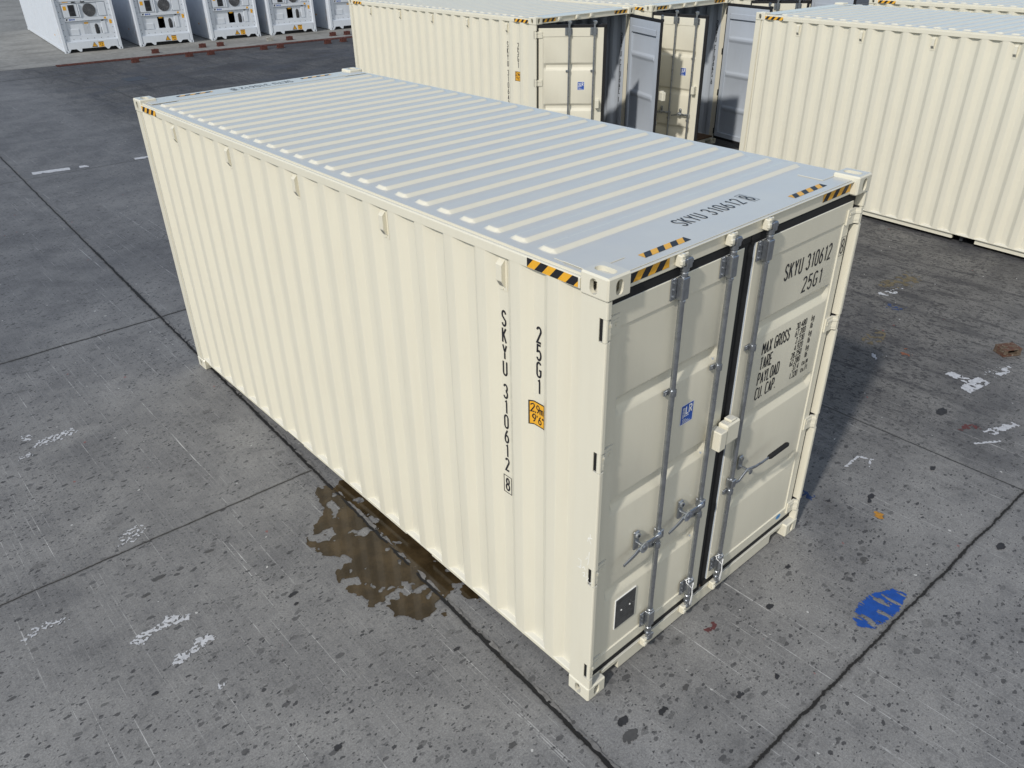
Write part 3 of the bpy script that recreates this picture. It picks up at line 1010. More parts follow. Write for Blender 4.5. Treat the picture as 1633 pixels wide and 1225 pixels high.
# ------------------------------------------------------------------ reefers
def m_reefer_parts():
    P = {}
    b = MB()                                                     # insulated body
    b.box(.012, W - .012, .16, 12.18, .165, 2.875, .01)
    for k in range(14):
        b.box(.0085, .0125, .5 + .84 * k, .506 + .84 * k, .25, 2.78, .0005)
    b.box(.006, .03, .17, 12.0, .03, .17, .006); b.box(W - .03, W - .006, .17, 12.0, .03, .17, .006)
    b.box(.006, .03, .17, 12.0, 2.79, 2.88, .006); b.box(W - .03, W - .006, .17, 12.0, 2.79, 2.88, .006)
    P['body'] = b.mesh('body', ['white'])
    b = MB()                                                     # front frame
    b.box(.004, .13, .004, .165, .119, 2.777, .012); b.box(W - .13, W - .004, .004, .165, .119, 2.777, .012)
    b.box(.13, W - .13, .01, .15, 2.76, 2.885, .006)
    P['end_frame'] = b.mesh('end_frame', ['white'])
    b = MB()                                                     # base beam with arched cut outs
    poly = [(.165, .02), (.19, .02), (.28, .15), (.50, .15), (.62, .035), (.70, .035), (.73, .155), (1.70, .155), (1.78, .06), (1.84, .06), (1.94, .155), (2.16, .155), (2.25, .02), (W - .165, .02), (W - .165, .42), (.165, .42)]
    b.prism(poly, lambda u, v, a: (u, a, v), .012, .05)
    b.box(.13, W - .13, .03, .15, .4215, .45, .004)
    b.box(.16, W - .16, .3, .4, .0, .30, .002, 1)
    b.box(.131, W - .131, .0505, .155, .16, .4205, .002)
    P['base_beam'] = b.mesh('base_beam', ['white', 'dark'], None, True)
    b = MB()                                                     # machinery panel with two openings
    y0, y1 = .10, .13
    def pan(x0, x1, z0, z1): b.box(x0, x1, y0, y1, z0, z1, .003)
    pan(.131, W - .131, .451, .68); pan(.131, .34, .681, 1.27); pan(2.10, W - .131, .681, 1.27)
    pan(.131, W - .131, 1.271, 1.40); pan(.131, .30, 1.401, 1.99); pan(2.14, W - .131, 1.401, 1.99); pan(.131, W - .131, 1.991, 2.759)
    b.box(.131, W - .131, .40, .42, .45, 2.0, .003, 1)
    for k in range(8):
        b.tube([(.22 + k * .285, .099, .54), (.22 + k * .285, .090, .54)], .014, 8, 1)
    for k in range(7):
        for x in (.20, W - .20): b.tube([(x, .099, .70 + .24 * k), (x, .090, .70 + .24 * k)], .014, 8, 1)
    b.box(.24, 1.20, .085, .0995, 2.06, 2.68, .006); b.box(1.26, 2.2, .085, .0995, 2.06, 2.68, .006)
    P['front_panel'] = b.mesh('front_panel', ['white', 'dark'])
    b = MB()                                                     # controller box
    b.box(.36, .98, .085, .30, 1.42, 1.95, .012)
    b.box(.60, .86, .075, .0855, 1.47, 1.92, .006, 1)
    b.box(.63, .82, .071, .0755, 1.66, 1.88, .004, 2)
    b.box(.68, .80, .070, .0755, 1.50, 1.60, .003, 2)
    b.box(1.00, 1.05, .070, .30, 1.41, 1.96, .01)
    P['controller_box'] = b.mesh('controller_box', ['white', 'dark', 'black'])
    b = MB()                                                     # condenser fan
    b.box(1.06, 1.78, .125, .30, 1.41, 1.97, .004, 1)
    c = (1.44, 1.68)
    for r in (.05, .08, .11, .14, .17, .20, .23, .255):
        pts = [(c[0] + r * math.cos(R(15 * i)), .105, c[1] + r * math.sin(R(15 * i))) for i in range(25)]
        b.tube(pts, .008, 5)
    for i in range(12):
        a = R(30 * i)
        b.tube([(c[0], .104, c[1]), (c[0] + .255 * math.cos(a), .104, c[1] + .255 * math.sin(a))], .006, 5)
    b.tube([(c[0], .124, c[1]), (c[0], .120, c[1])], .265, 32, 2)
    b.tube([(c[0], .10, c[1]), (c[0], .115, c[1])], .035, 12)
    P['fan_grille'] = b.mesh('fan_grille', ['fan', 'white', 'dark'], 40)
    b = MB(); b.box(1.80, 2.12, .09, .3, 1.42, 1.96, .01); P['access_cover'] = b.mesh('access_cover', ['white'])
    b = MB()                                                     # lower bay
    b.box(.40, .82, .14, .38, .69, .95, .01); b.box(.36, .80, .25, .39, 1.0, 1.22, .02, 1)
    P['battery_box'] = b.mesh('battery_box', ['white', 'fan'])
    b = MB(); b.box(1.02, 1.34, .16, .38, .70, 1.20, .012); P['inverter_box'] = b.mesh('inverter_box', ['white'])
    b = MB()                                                     # compressor
    prof = [(.0, .0), (.12, .0), (.13, .05), (.13, .34), (.10, .42), (.02, .45)]
    b.tube([(1.58, .26, .70 + z) for r, z in prof], [max(.005, r) for r, z in prof], 16)
    for k in range(5):
        x = 1.42 + .08 * k
        b.tube([(x, .20 - .01 * k, .72), (x + .03, .17, .95), (x - .04, .20, 1.08), (x + .06, .24, 1.24)], .014, 6, 1)
    P['compressor'] = b.mesh('compressor', ['dark', 'fan'], 40)
    b = MB(); b.box(1.79, 1.98, .135, .38, .70, 1.25, .012); b.box(1.82, 1.92, .128, .136, 1.21, 1.25, .003, 1); P['receiver_cover'] = b.mesh('receiver_cover', ['white', 'dark'])
    b = MB()                                                     # warning triangle
    def tri(s, off, mi): b.add([(1.28 - s * .56, .0115 - off, .27 - s * .42), (1.28 + s * .56, .0115 - off, .27 - s * .42), (1.28, .0115 - off, .27 + s * .58)], [[0, 1, 2]], mi)
    tri(.22, 0, 0); tri(.155, .001, 1)
    ff = lambda u, v, off: (u, .0095 - off, v)
    ribbon(b, [(1.30, .310), (1.27, .265), (1.295, .262), (1.265, .222)], .012, ff)
    P['warning_sign'] = b.mesh('warning_sign', ['black', 'yellow'])
    b = MB()
    def rect(x0, x1, z0, z1, off, mi, y=.0115): b.add([(x0, y - off, z0), (x1, y - off, z0), (x1, y - off, z1), (x0, y - off, z1)], [[0, 1, 2, 3]], mi)
    rect(1.45, 1.68, .165, .385, 0, 0); rect(1.46, 1.67, .345, .375, .001, 1)
    rect(1.51, 1.53, .25, .31, .001, 1); rect(1.59, 1.62, .25, .31, .001, 1); rect(1.55, 1.63, .185, .21, .001, 1); rect(1.49, 1.56, .275, .285, .0015, 1)
    P['label'] = b.mesh('label', ['yellow', 'black'])
    for k, (x0, x1, z0, z1, y) in enumerate(((.40, .53, 1.72, 1.88, .0835), (1.10, 1.27, 1.13, 1.195, .1585), (1.96, 2.05, 1.29, 1.37, .0985), (2.14, 2.25, 1.08, 1.25, .0985), (.42, .66, 2.02, 2.055, .0985))):
        b = MB()
        b.add([(x0, y, z0), (x1, y, z0), (x1, y, z1), (x0, y, z1)], [[0, 1, 2, 3]], 0)
        P['sticker', k] = b.mesh('sticker', ['yellow'])
    b = MB()
    fm = lambda u, v, off: (u, .0985 - off, v)
    b.add([fm(.40, 1.30, 0), fm(.45, 1.30, 0), fm(.48, 1.375, 0), fm(.40, 1.375, 0)], [[0, 1, 2, 3]], 1)
    text(b, 'DAIKIN', .53, 1.305, .062, .016, fm, .95, .22, mi=0)
    P['marking'] = b.mesh('marking', ['blue', 'black'])
    for k, (z0, z1, y0, y1) in enumerate(((.75, .98, .42, .44), (.42, .64, .46, .48), (.60, .66, 1.7, 1.9))):
        b = MB()
        b.add([(.0065, y1, z0), (.0065, y0, z0), (.0065, y0, z1), (.0065, y1, z1)], [[0, 1, 2, 3]], 0)
        P['side_sticker', k] = b.mesh('side_sticker', ['yellow'])
    for k, x in enumerate((.78, 1.16)):
        b = MB(); b.box(x, x + .16, .06, .0995, 2.0, 2.04, .006)
        P['latch', k] = b.mesh('latch', ['dark'])
    return P

RP = m_reefer_parts()
def copy_tree(o, parent=None):
    c = o.copy(); COL.objects.link(c)
    if parent: c.parent = parent
    for ch in list(o.children): copy_tree(ch, c)
    return c
reefer = thing('refrigerated_container', '', 'container', (0, 0, 0), 0, 'white refrigerated containers parked in a row at the back')
for k, me in RP.items(): link(k if isinstance(k, str) else k[0], me, reefer)
base = cached('casting', make_casting)
for ix in (0, 1):
    for iy in (0, 1):
        for iz in (0, 1):
            me = cached(('casting', ix, iy, iz, 'white'), lambda: mirrored(base, -1 if ix else 1, -1 if iy else 1, 1 if iz else -1, 'corner_casting', ['white']))
            link('corner_casting', me, reefer, (W if ix else 0, 12.19 if iy else 0, H if iz else 0))
RL = ['white refrigerated container at the left end of the row, its long side in sun',
      'white refrigerated container next to the leftmost one, second in the row',
      'white refrigerated container in the middle of the row of five',
      'white refrigerated container fourth from the left, beside the one cut off by the cream container',
      'white refrigerated container at the right end of the row, partly behind the cream container']
for i, (x, y) in enumerate(((6.50, 34.63), (9.342, 34.32), (12.233, 33.9), (14.835, 33.55), (17.679, 33.19))):
    o = reefer if i == 0 else copy_tree(reefer)
    o.location = (x, y, .004); o.rotation_euler = (0, 0, -.115); o.scale = (.89, .89, .89)
    o["label"] = RL[i]

# ------------------------------------------------------------------ ground
def ground_mat():
    n = NT('worn_concrete')
    xyz = n.sep(n.obj)
    x, y = xyz[0], xyz[1]
    big = n.noise(n.obj, .22, 5, .6)
    mid = n.noise(n.obj, 1.6, 6, .65, .4)
    fine = n.noise(n.obj, 28, 5, .7)
    grit = n.noise(n.obj, 160, 3, .7)
    t = n.m('ADD', n.m('MULTIPLY', big, .42), n.m('ADD', n.m('MULTIPLY', mid, .38), n.m('MULTIPLY', fine, .20)))
    col = n.mix(n.ss(t, .34, .66), (.106, .106, .110), (.228, .226, .221))
    g2 = n.noise(n.obj, 75, 4, .75)
    col = n.mix(n.ss(g2, .36, .66), n.mix(1.0, col, (.80, .80, .80), 'MULTIPLY'), n.mix(1.0, col, (1.20, 1.20, 1.19), 'MULTIPLY'))
    col = n.mix(n.ss(grit, .30, .72), n.mix(1.0, col, (.90, .90, .90), 'MULTIPLY'), n.mix(1.0, col, (1.20, 1.20, 1.19), 'MULTIPLY'))
    blot = n.noise(n.obj, 7.5, 5, .7, .8)
    col = n.mix(n.m('MULTIPLY', n.ss(blot, .50, .72), .45), col, (.085, .085, .087))
    # brushed direction: long faint streaks along y
    br = n.noise(n.scale(n.obj, (46, 1.2, 1), rot=.05), 1.0, 4, .7)
    col = n.mix(n.m('MULTIPLY', n.ss(br, .42, .70), .22), col, (.26, .26, .255))
    brk = n.ss(n.noise(n.scale(n.obj, (30, 5, 1)), 1.0, 4, .7), .40, .60)
    sc = n.noise(n.scale(n.obj, (62, .26, 1), rot=.06), 1.0, 2, .5)
    sm = n.noise(n.obj, .9, 2)
    scratch = n.m('MULTIPLY', n.m('MULTIPLY', n.ss(sc, .655, .70), brk), n.ss(sm, .36, .58))
    col = n.mix(n.m('MULTIPLY', scratch, .95), col, (.46, .46, .45))
    sc2 = n.noise(n.scale(n.obj, (85, .40, 1), rot=-.10), 1.0, 2, .5)
    col = n.mix(n.m('MULTIPLY', n.m('MULTIPLY', n.m('MULTIPLY', n.ss(sc2, .66, .70), brk), n.ss(sm, .62, .42)), .70), col, (.42, .42, .41))
    # slab colour gets darker and cooler further back
    old = n.ss(y, 4.5, 10.5)
    col = n.mix(n.m('MULTIPLY', old, .85), col, n.mix(1.0, col, (.66, .68, .72), 'MULTIPLY'))
    # dirt zones
    zr = n.m('MULTIPLY', n.ss(x, 2.8, 5.0), n.ss(y, -1.6, 1.2))
    zb = n.m('MULTIPLY', n.ss(y, 17.0, 24.0), n.ss(x, 3.5, 7.0))
    zone = n.m('MAXIMUM', zr, n.m('MULTIPLY', zb, .9))
    col = n.mix(n.m('MULTIPLY', zr, .9), col, n.mix(1.0, col, (.68, .66, .63), 'MULTIPLY'))
    bk = n.noise(n.scale(n.obj, (.22, .38, 1), loc=(3, 1, 0)), 1.0, 5, .6, .8)
    col = n.mix(n.m('MULTIPLY', n.ss(bk, .44, .60), n.m('MULTIPLY', zb, .75)), col, (.034, .034, .038))
    # wide stains
    st = n.noise(n.scale(n.obj, (.55, .8, 1)), 1.0, 6, .62, .6)
    stain = n.m('MULTIPLY', n.ss(n.m('ADD', st, n.m('MULTIPLY', zone, .08)), .52, .74), n.m('MULTIPLY_ADD', zone, .42, .40))
    col = n.mix(stain, col, (.060, .060, .064))
    # tyre scuffs across x in the busy zone
    scf = n.noise(n.scale(n.obj, (3.6, .5, 1), rot=.10), 1.0, 6, .72, .5)
    col = n.mix(n.m('MULTIPLY', n.ss(scf, .50, .64), n.m('MULTIPLY', zone, .72)), col, (.036, .036, .040))
    cr = n.noise(n.scale(n.obj, (1.9, .9, 1)), 7.0, 7, .78, .4)
    col = n.mix(n.m('MULTIPLY', n.ss(cr, .535, .60), n.m('MULTIPLY', zr, .75)), col, (.026, .026, .029))
    pc = n.noise(n.scale(n.obj, (1.6, .9, 1), loc=(7, 3, 0)), 5.0, 7, .8, .4)
    col = n.mix(n.m('MULTIPLY', n.ss(pc, .63, .70), n.m('MULTIPLY', zr, .55)), col, (.34, .33, .31))
    # drips and spots
    wob = n.new("ShaderNodeVectorMath", operation='MULTIPLY_ADD')
    nz = n.new("ShaderNodeTexNoise"); nz.inputs["Scale"].default_value = 22; nz.inputs["Detail"].default_value = 4
    n.put(nz.inputs["Vector"], n.obj)
    n.put(wob.inputs[0], nz.outputs["Color"]); wob.inputs[1].default_value = (.05, .05, 0); n.put(wob.inputs[2], n.obj)
    wv = wob.outputs[0]
    patchy = n.noise(n.obj, .55, 3)
    def spots(scale, thr, rmax, stretch, strength, colr, rot=0.35, soft=.35):
        nonlocal col
        d, c = n.voro(n.scale(wv, (1, stretch, 1), rot=rot), scale)
        rr = n.sep(c)
        r = n.m('MULTIPLY', n.ss(n.m('ADD', rr[0], n.m('MULTIPLY', n.m('SUBTRACT', patchy, .5), .8)), thr, .92), rmax)
        q = n.m('SUBTRACT', r, d)
        f = n.m('MULTIPLY', n.ss(q, 0.0, rmax * soft * .4), n.m('MULTIPLY_ADD', rr[1], .7, .3))
        col = n.mix(n.m('MULTIPLY', f, strength), col, colr)
    spots(3.6, .36, .22, 1.6, .45, (.062, .061, .060))
    spots(8.5, .40, .29, 1.8, .80, (.040, .040, .042))
    spots(17, .38, .34, 1.8, .92, (.035, .035, .038))
    spots(36, .36, .36, 1.6, .90, (.030, .030, .032))
    # much denser chips in the busy zone
    d, c = n.voro(n.scale(wv, (1.9, 1.1, 1), rot=.1), 15)
    rr = n.sep(c)
    f = n.m('MULTIPLY', n.ss(n.m('SUBTRACT', n.m('MULTIPLY', rr[0], .60), d), .02, .12), zone)
    col = n.mix(n.m('MULTIPLY', f, .75), col, (.030, .030, .033))
    # pale specks of old paint
    d, c = n.voro(wv, 13)
    rr = n.sep(c)
    f = n.ss(n.m('SUBTRACT', n.ss(rr[2], .972, 1.0, 0, .13), d), 0, .03)
    col = n.mix(n.m('MULTIPLY', f, .75), col, (.52, .52, .50))
    d, c = n.voro(wv, 7)
    rr = n.sep(c)
    f = n.ss(n.m('SUBTRACT', n.ss(rr[2], .975, 1.0, 0, .12), d), 0, .04)
    col = n.mix(n.m('MULTIPLY', f, .5), col, (.23, .035, .03))
    # joints between the slabs
    hsum = None
    jn = n.m('SUBTRACT', n.noise(n.obj, 3.2, 4, .65), .5)
    jf = n.m('SUBTRACT', n.noise(n.obj, 30, 4, .7), .5)
    def joint(p0, p1, w, amp, dark=(.016, .015, .014), k=1.0):
        nonlocal col, hsum
        dx, dy = p1[0] - p0[0], p1[1] - p0[1]
        ln = math.hypot(dx, dy); dx /= ln; dy /= ln
        nx, ny = -dy, dx
        e = n.m('MULTIPLY_ADD', x, nx, -(p0[0] * nx + p0[1] * ny))
        e = n.m('MULTIPLY_ADD', y, ny, e)
        e = n.m('ADD', e, n.m('ADD', n.m('MULTIPLY', jn, amp * 1.6), n.m('MULTIPLY', jf, amp)))
        e = n.m('ABSOLUTE', e)
        a = n.m('MULTIPLY_ADD', x, dx, -(p0[0] * dx + p0[1] * dy))
        a = n.m('MULTIPLY_ADD', y, dy, a)
        a = n.m('MULTIPLY', n.ss(a, -.01, .01), n.ss(a, ln - .01, ln + .01, 1, 0))
        f = n.m('MULTIPLY', n.ss(e, w * .45, w * 1.0, 1, 0), a)
        halo = n.m('MULTIPLY', n.ss(e, w * 1.0, w * 3.2, 1, 0), a)
        col = n.mix(n.m('MULTIPLY', halo, .45 * k), col, (.075, .072, .068))
        col = n.mix(n.m('MULTIPLY', f, k), col, dark)
        hsum = f if hsum is None else n.m('MAXIMUM', hsum, f)
    joint((-.29, -2.0), (.63, 18.4), .017, .030)
    joint((.63, 18.4), (1.6, 40), .02, .03, k=.8)
    joint((-6, 7.72), (.14, 7.63), .016, .03)
    joint((.14, 7.63), (12, 7.4), .014, .03)
    joint((-6, 3.62), (-.06, 3.40), .009, .022, (.03, .028, .026))
    joint((-2, -.87), (9, -1.22), .013, .035)
    joint((4.36, 12), (4.30, -1.06), .007, .012, (.02, .02, .02))
    joint((4.30, -1.06), (4.2, -6), .009, .02)
    joint((-6, 16.1), (9, 15.6), .012, .03, (.04, .04, .04), .8)
    joint((3.0, 29.3), (5.3, 29.2), .04, .05, (.03, .03, .03))
    joint((5.3, 31.0), (5.0, 16), .03, .04, (.04, .04, .04), .7)
    joint((9.2, 31.0), (8.7, 16), .03, .04, (.035, .035, .035), .7)
    joint((13.2, 30.5), (12.7, 16), .03, .04, (.035, .035, .035), .7)
    joint((16.5, 30), (16.1, 16), .05, .08, (.03, .03, .03), .6)
    h = n.m('ADD', n.m('MULTIPLY', fine, .5), n.m('ADD', n.m('MULTIPLY', grit, .35), n.m('ADD', n.m('MULTIPLY', br, .35), n.m('MULTIPLY', hsum, -3.0))))
    n.bump(h, .45, .006)
    rough = n.m('SUBTRACT', n.m('MULTIPLY_ADD', fine, .25, .72), n.m('MULTIPLY', stain, .25))
    return n.fin(col, rough, 0, .35)

b = MB()
b.add([(-300, -300, 0), (300, -300, 0), (300, 300, 0), (-300, 300, 0)], [[0, 1, 2, 3]])
ground = obj('ground', b, ground_mat())
ground["kind"] = "structure"

# lighter concrete strip under the refrigerated row
def apron_mat():
    n = NT('pale_concrete_apron')
    t = n.m('ADD', n.m('MULTIPLY', n.noise(n.obj, .5, 5, .6), .5), n.m('MULTIPLY', n.noise(n.obj, 5, 5, .65), .5))
    c = n.mix(n.ss(t, .35, .65), (.165, .162, .150), (.265, .262, .245))
    c = n.mix(n.m('MULTIPLY', n.ss(n.noise(n.scale(n.obj, (.4, 2, 1)), 1, 5, .65), .55, .68), .5), c, (.09, .088, .085))
    n.bump(n.noise(n.obj, 30, 4, .7), .4, .006)
    return n.fin(c, .85, 0, .3)
b = MB()
b.add([(-40, 36.2, .004), (5.25, 31.62, .004), (60, 26.5, .004), (60, 90, .004), (-40, 90, .004)], [[0, 1, 2, 3, 4]])
ap = obj('concrete_apron', b, apron_mat()); ap["kind"] = "structure"

# ------------------------------------------------------------------ irregular flat patches (marching squares)
def patch(name, polys, z, res, mat, edge=.03, efreq=14, hole=None, hfreq=20, label=None, parent=None, seed=0.0, stretch=(1, 1), top=False):
    xs = [p[0] for q in polys for p in q]; ys = [p[1] for q in polys for p in q]
    x0, x1, y0, y1 = min(xs) - edge, max(xs) + edge, min(ys) - edge, max(ys) + edge
    nx, ny = int((x1 - x0) / res) + 2, int((y1 - y0) / res) + 2
    def sd(px, py):
        best = -9
        for q in polys:
            ins = False; dm = 9
            for i in range(len(q)):
                ax, ay = q[i - 1]; bx, by = q[i]
                if (ay > py) != (by > py) and px < (bx - ax) * (py - ay) / (by - ay) + ax: ins = not ins
                vx, vy = bx - ax, by - ay
                t = max(0, min(1, ((px - ax) * vx + (py - ay) * vy) / (vx * vx + vy * vy + 1e-12)))
                dm = min(dm, math.hypot(px - ax - vx * t, py - ay - vy * t))
            best = max(best, dm if ins else -dm)
        return best
    F = []
    for i in range(nx):
        row = []
        for j in range(ny):
            px, py = x0 + i * res, y0 + j * res
            d = sd(px, py)
            if d > -edge * 1.3:
                d += edge * noise.fractal(Vector((px * efreq * stretch[0], py * efreq * stretch[1], seed)), .8, 2.1, 4)
                if hole is not None:
                    hn = noise.fractal(Vector((px * hfreq * stretch[0], py * hfreq * stretch[1], seed + 7)), .8, 2.1, 4)
                    d = min(d, (hole - hn) * .06)
            row.append(d)
        F.append(row)
    mb = MB(); idx = {}
    def vid(key, p):
        if key not in idx:
            idx[key] = len(mb.v); mb.v.append(p)
        return idx[key]
    for i in range(nx - 1):
        for j in range(ny - 1):
            cs = [(i, j), (i + 1, j), (i + 1, j + 1), (i, j + 1)]
            f = [F[a][b_] for a, b_ in cs]
            if max(f) <= 0: continue
            poly = []
            for k in range(4):
                (a, c), (a2, c2) = cs[k], cs[(k + 1) % 4]
                f1, f2 = f[k], f[(k + 1) % 4]
                if f1 > 0: poly.append(vid((a, c), (x0 + a * res, y0 + c * res, z)))
                if (f1 > 0) != (f2 > 0):
                    t = f1 / (f1 - f2)
                    key = (min((a, c), (a2, c2)), max((a, c), (a2, c2)))
                    poly.append(vid(key, (x0 + (a + (a2 - a) * t) * res, y0 + (c + (c2 - c) * t) * res, z)))
            if len(poly) >= 3: mb.f.append(poly); mb.mi.append(0)
    if not mb.f: return None
    o = obj(name, mb, mat, parent)
    if label: o["label"] = label
    return o

def water_mat():
    n = NT('puddle_water')
    c = n.mix(n.ss(n.noise(n.obj, 3.5, 5, .65), .38, .66), (.028, .019, .009), (.060, .041, .020))
    c = n.mix(n.m('MULTIPLY', n.ss(n.noise(n.obj, 30, 3, .6), .60, .72), .5), c, (.02, .016, .012))
    n.bump(n.noise(n.obj, 3, 2), .05, .003)
    return n.fin(c, .07, 0, .30)
M['water'] = water_mat()
pud = patch('puddle', [[(-.02, 3.10), (-.20, 3.08), (-.27, 2.90), (-.36, 2.72), (-.55, 2.60), (-.57, 2.34), (-.50, 2.26), (-.44, 2.16), (-.56, 2.05), (-.67, 1.91), (-.58, 1.76), (-.52, 1.52), (-.44, 1.36), (-.37, 1.28), (-.23, 1.24), (-.16, 1.32), (-.02, 1.33), (.02, 1.16), (.10, 1.12), (.45, 1.3), (.45, 2.9), (.1, 3.08)]],
      .004, .010, 'water', .085, 6, .44, 7.0, seed=3.3)
pud["kind"] = "structure"

M['pwhite'] = plain('worn_white_paint', (.47, .48, .50), .75, var=.25, sc=25)
M['pblue'] = plain('worn_blue_paint', (.006, .062, .30), .6, var=.2, sc=20)
M['pyellow'] = plain('worn_yellow_paint', (.42, .20, .025), .75, var=.3)
M['pnavy'] = plain('dark_blue_paint', (.022, .05, .14), .8, var=.4)
M['pochre'] = plain('ochre_stain', (.135, .11, .065), .85, var=.4, sc=10)
M['pred'] = plain('worn_red_paint', (.11, .035, .035), .8, var=.3)
M['porange'] = plain('rust_orange_paint', (.20, .075, .04), .8, var=.3)
M['oil'] = plain('oil_spot', (.026, .026, .029), .75, var=.4)
M['oilsoft'] = plain('old_oil_spot', (.070, .069, .068), .8, var=.2)
M['joint'] = plain('joint_filler', (.008, .008, .008), .9, var=.4)
M['seal'] = plain('old_sealant', (.17, .165, .16), .8, var=.4)
M['lid'] = plain('dark_steel_cover', (.045, .05, .058), .6, var=.3)
def mark(polys, mat, label, edge=.02, hole=.30, hf=30, res=.008, seed=0., ef=30, stretch=(1, 1), z=.004):
    return patch('paint_mark', polys, z, res, mat, edge, ef, hole, hf, label, ground, seed, stretch)
jp = [(-.2 + .045 * y, y) for y in [-2 + .5 * k for k in range(27)]]
patch('joint', [[(x - .011, y) for x, y in jp] + [(x + .011, y) for x, y in reversed(jp)]], .0065, .009, 'joint', .016, 9, None, label='dark cracked joint between two slabs', parent=ground, seed=4.2)
patch('sealant_bead', [[(x + .012, y) for x, y in jp[:20]] + [(x + .030, y) for x, y in reversed(jp[:20])]], .0072, .009, 'seal', .016, 9, .30, 9, label='grey bead of old sealant along the dark joint', parent=ground, seed=4.2)
mark([[(-2.00, 2.46), (-1.93, 2.40), (-1.86, 2.46), (-1.72, 2.44), (-1.60, 2.40), (-1.58, 2.45), (-1.70, 2.55), (-1.80, 2.50), (-1.92, 2.52)]], 'pwhite', 'curved smear of white paint', .020, .16, 38, .005, seed=1)
mark([[(-1.86, 2.10), (-1.80, 2.16), (-1.70, 2.13), (-1.64, 2.20), (-1.55, 2.18), (-1.51, 2.09), (-1.60, 2.11), (-1.72, 2.08), (-1.82, 2.05)]], 'pwhite', 'broken smear of white paint', .020, .14, 38, .005, seed=2)
mark([[(-1.72, 3.55), (-1.66, 3.70), (-1.50, 3.72), (-1.48, 3.62), (-1.60, 3.52)]], 'pwhite', 'flaked white paint specks by the joint', .03, -.16, 44, .006, seed=3)
mark([[(-1.88, 5.55), (-1.66, 5.52), (-1.45, 5.56), (-1.46, 5.66), (-1.66, 5.66), (-1.84, 5.62)], [(-2.0, 5.42), (-1.9, 5.42), (-1.9, 5.48), (-2.0, 5.48)], [(-1.9, 5.72), (-1.82, 5.72), (-1.82, 5.84), (-1.9, 5.84)]], 'pwhite', 'pale worn paint patch', .03, -.02, 34, .006, seed=4)
mark([[(-2.55, 3.02), (-2.44, 3.10), (-2.25, 3.04), (-2.24, 2.99), (-2.42, 3.02), (-2.54, 2.97)]], 'pwhite', 'thin row of white paint flecks', .02, -.10, 44, .005, seed=5)
mark([[(-1.72, 1.70), (-1.68, 1.74), (-1.63, 1.70), (-1.68, 1.68)]], 'pwhite', 'tiny white paint fleck', .012, -.1, 50, .004, seed=6)
mark([[(1.84, -.845), (1.90, -.775), (2.06, -.745), (2.22, -.765), (2.36, -.845), (2.40, -.935), (2.20, -.970), (2.02, -.958), (1.90, -.930)]], 'pblue', 'bright blue worn paint patch by the joint', .016, .26, 8, seed=8.6, stretch=(3.4, .8), res=.005)
mark([[(5.83, .26), (5.93, .22), (5.90, .0), (6.02, -.02), (5.98, -.16), (5.62, -.10), (5.64, .02), (5.80, .02)]], 'pwhite', 'white paint cross on dirty concrete', .02, .32, 16, seed=9)
mark([[(6.1, -.05), (6.5, -.10), (6.48, -.20), (6.2, -.20)]], 'pwhite', 'flaked white paint beside the rusty block', .05, -.02, 14, seed=10)
mark([[(4.99, -.47), (5.10, -.50), (5.34, -.60), (5.34, -.66), (5.12, -.60), (4.98, -.56)]], 'pwhite', 'short white paint smear', .03, .25, 18, seed=11)
mark([[(3.50, .15), (3.74, .15), (3.75, .13), (3.52, .12)], [(3.75, .14), (3.80, .02), (3.78, .01), (3.73, .12)], [(3.78, .03), (3.66, -.01), (3.66, .0), (3.77, .05)]], 'pwhite', 'thin white angle mark', .008, .2, 30, seed=12)
mark([[(4.70, -.50), (4.72, -.48), (4.98, -.66), (4.96, -.68)]], 'pwhite', 'thin white paint line', .008, .2, 30, seed=13)
mark([[(.78, 16.38), (1.46, 16.24), (1.45, 16.02), (.76, 16.16)], [(1.64, 16.2), (1.80, 16.17), (1.79, 16.0), (1.63, 16.03)]], 'pwhite', 'white painted dash on the concrete', .03, .5, 8, .03, seed=14)
mark([[(2.72, 16.03), (3.3, 15.93), (3.28, 15.76), (2.70, 15.86)]], 'pwhite', 'white painted dash ending behind the container', .03, .5, 8, .03, seed=15)
mark([[(4.90, -.22), (5.05, -.38), (5.0, -.46), (4.86, -.32)]], 'pred', 'dull red paint stain', .05, .0, 14, seed=16)
mark([[(3.02, -.36), (3.10, -.33), (3.12, -.40), (3.06, -.43)]], 'pyellow', 'small yellow paint fleck', .02, .3, 14, seed=17)
mark([[(7.6, 1.9), (8.3, 1.8), (8.2, 1.5), (7.6, 1.6)], [(6.2, 2.3), (6.6, 2.3), (6.7, 2.0), (6.3, 2.0)]], 'pochre', 'ochre stains near the corrugated container', .12, -.08, 11, .02, seed=18)
mark([[(5.9, 1.25), (6.35, 1.25), (6.3, 1.05), (5.9, 1.05)], [(5.95, -.55), (6.3, -.4), (6.3, -.7), (6.0, -.8)]], 'pochre', 'ochre stain on dirty concrete', .10, -.08, 12, .02, seed=19)
mark([[(7.0, 1.5), (7.16, 1.5), (7.16, 1.3), (7.0, 1.3)]], 'pnavy', 'small blue paint stain', .04, -.05, 20, .012, seed=20)
mark([[(6.4, 2.55), (6.9, 2.4), (6.9, 2.2), (6.4, 2.3)], [(5.9, .8), (6.1, .8), (6.1, .68), (5.9, .68)]], 'porange', 'orange paint flecks', .05, -.22, 14, .015, seed=21)
mark([[(6.7, 2.9), (7.5, 2.5), (7.5, 2.3), (6.8, 2.6)], [(7.3, 1.8), (7.7, 1.6), (7.7, 1.5), (7.3, 1.65)], [(5.6, 1.0), (5.75, 1.0), (5.75, .9), (5.6, .9)]], 'pwhite', 'scattered white paint flecks', .06, -.14, 16, .015, seed=22)
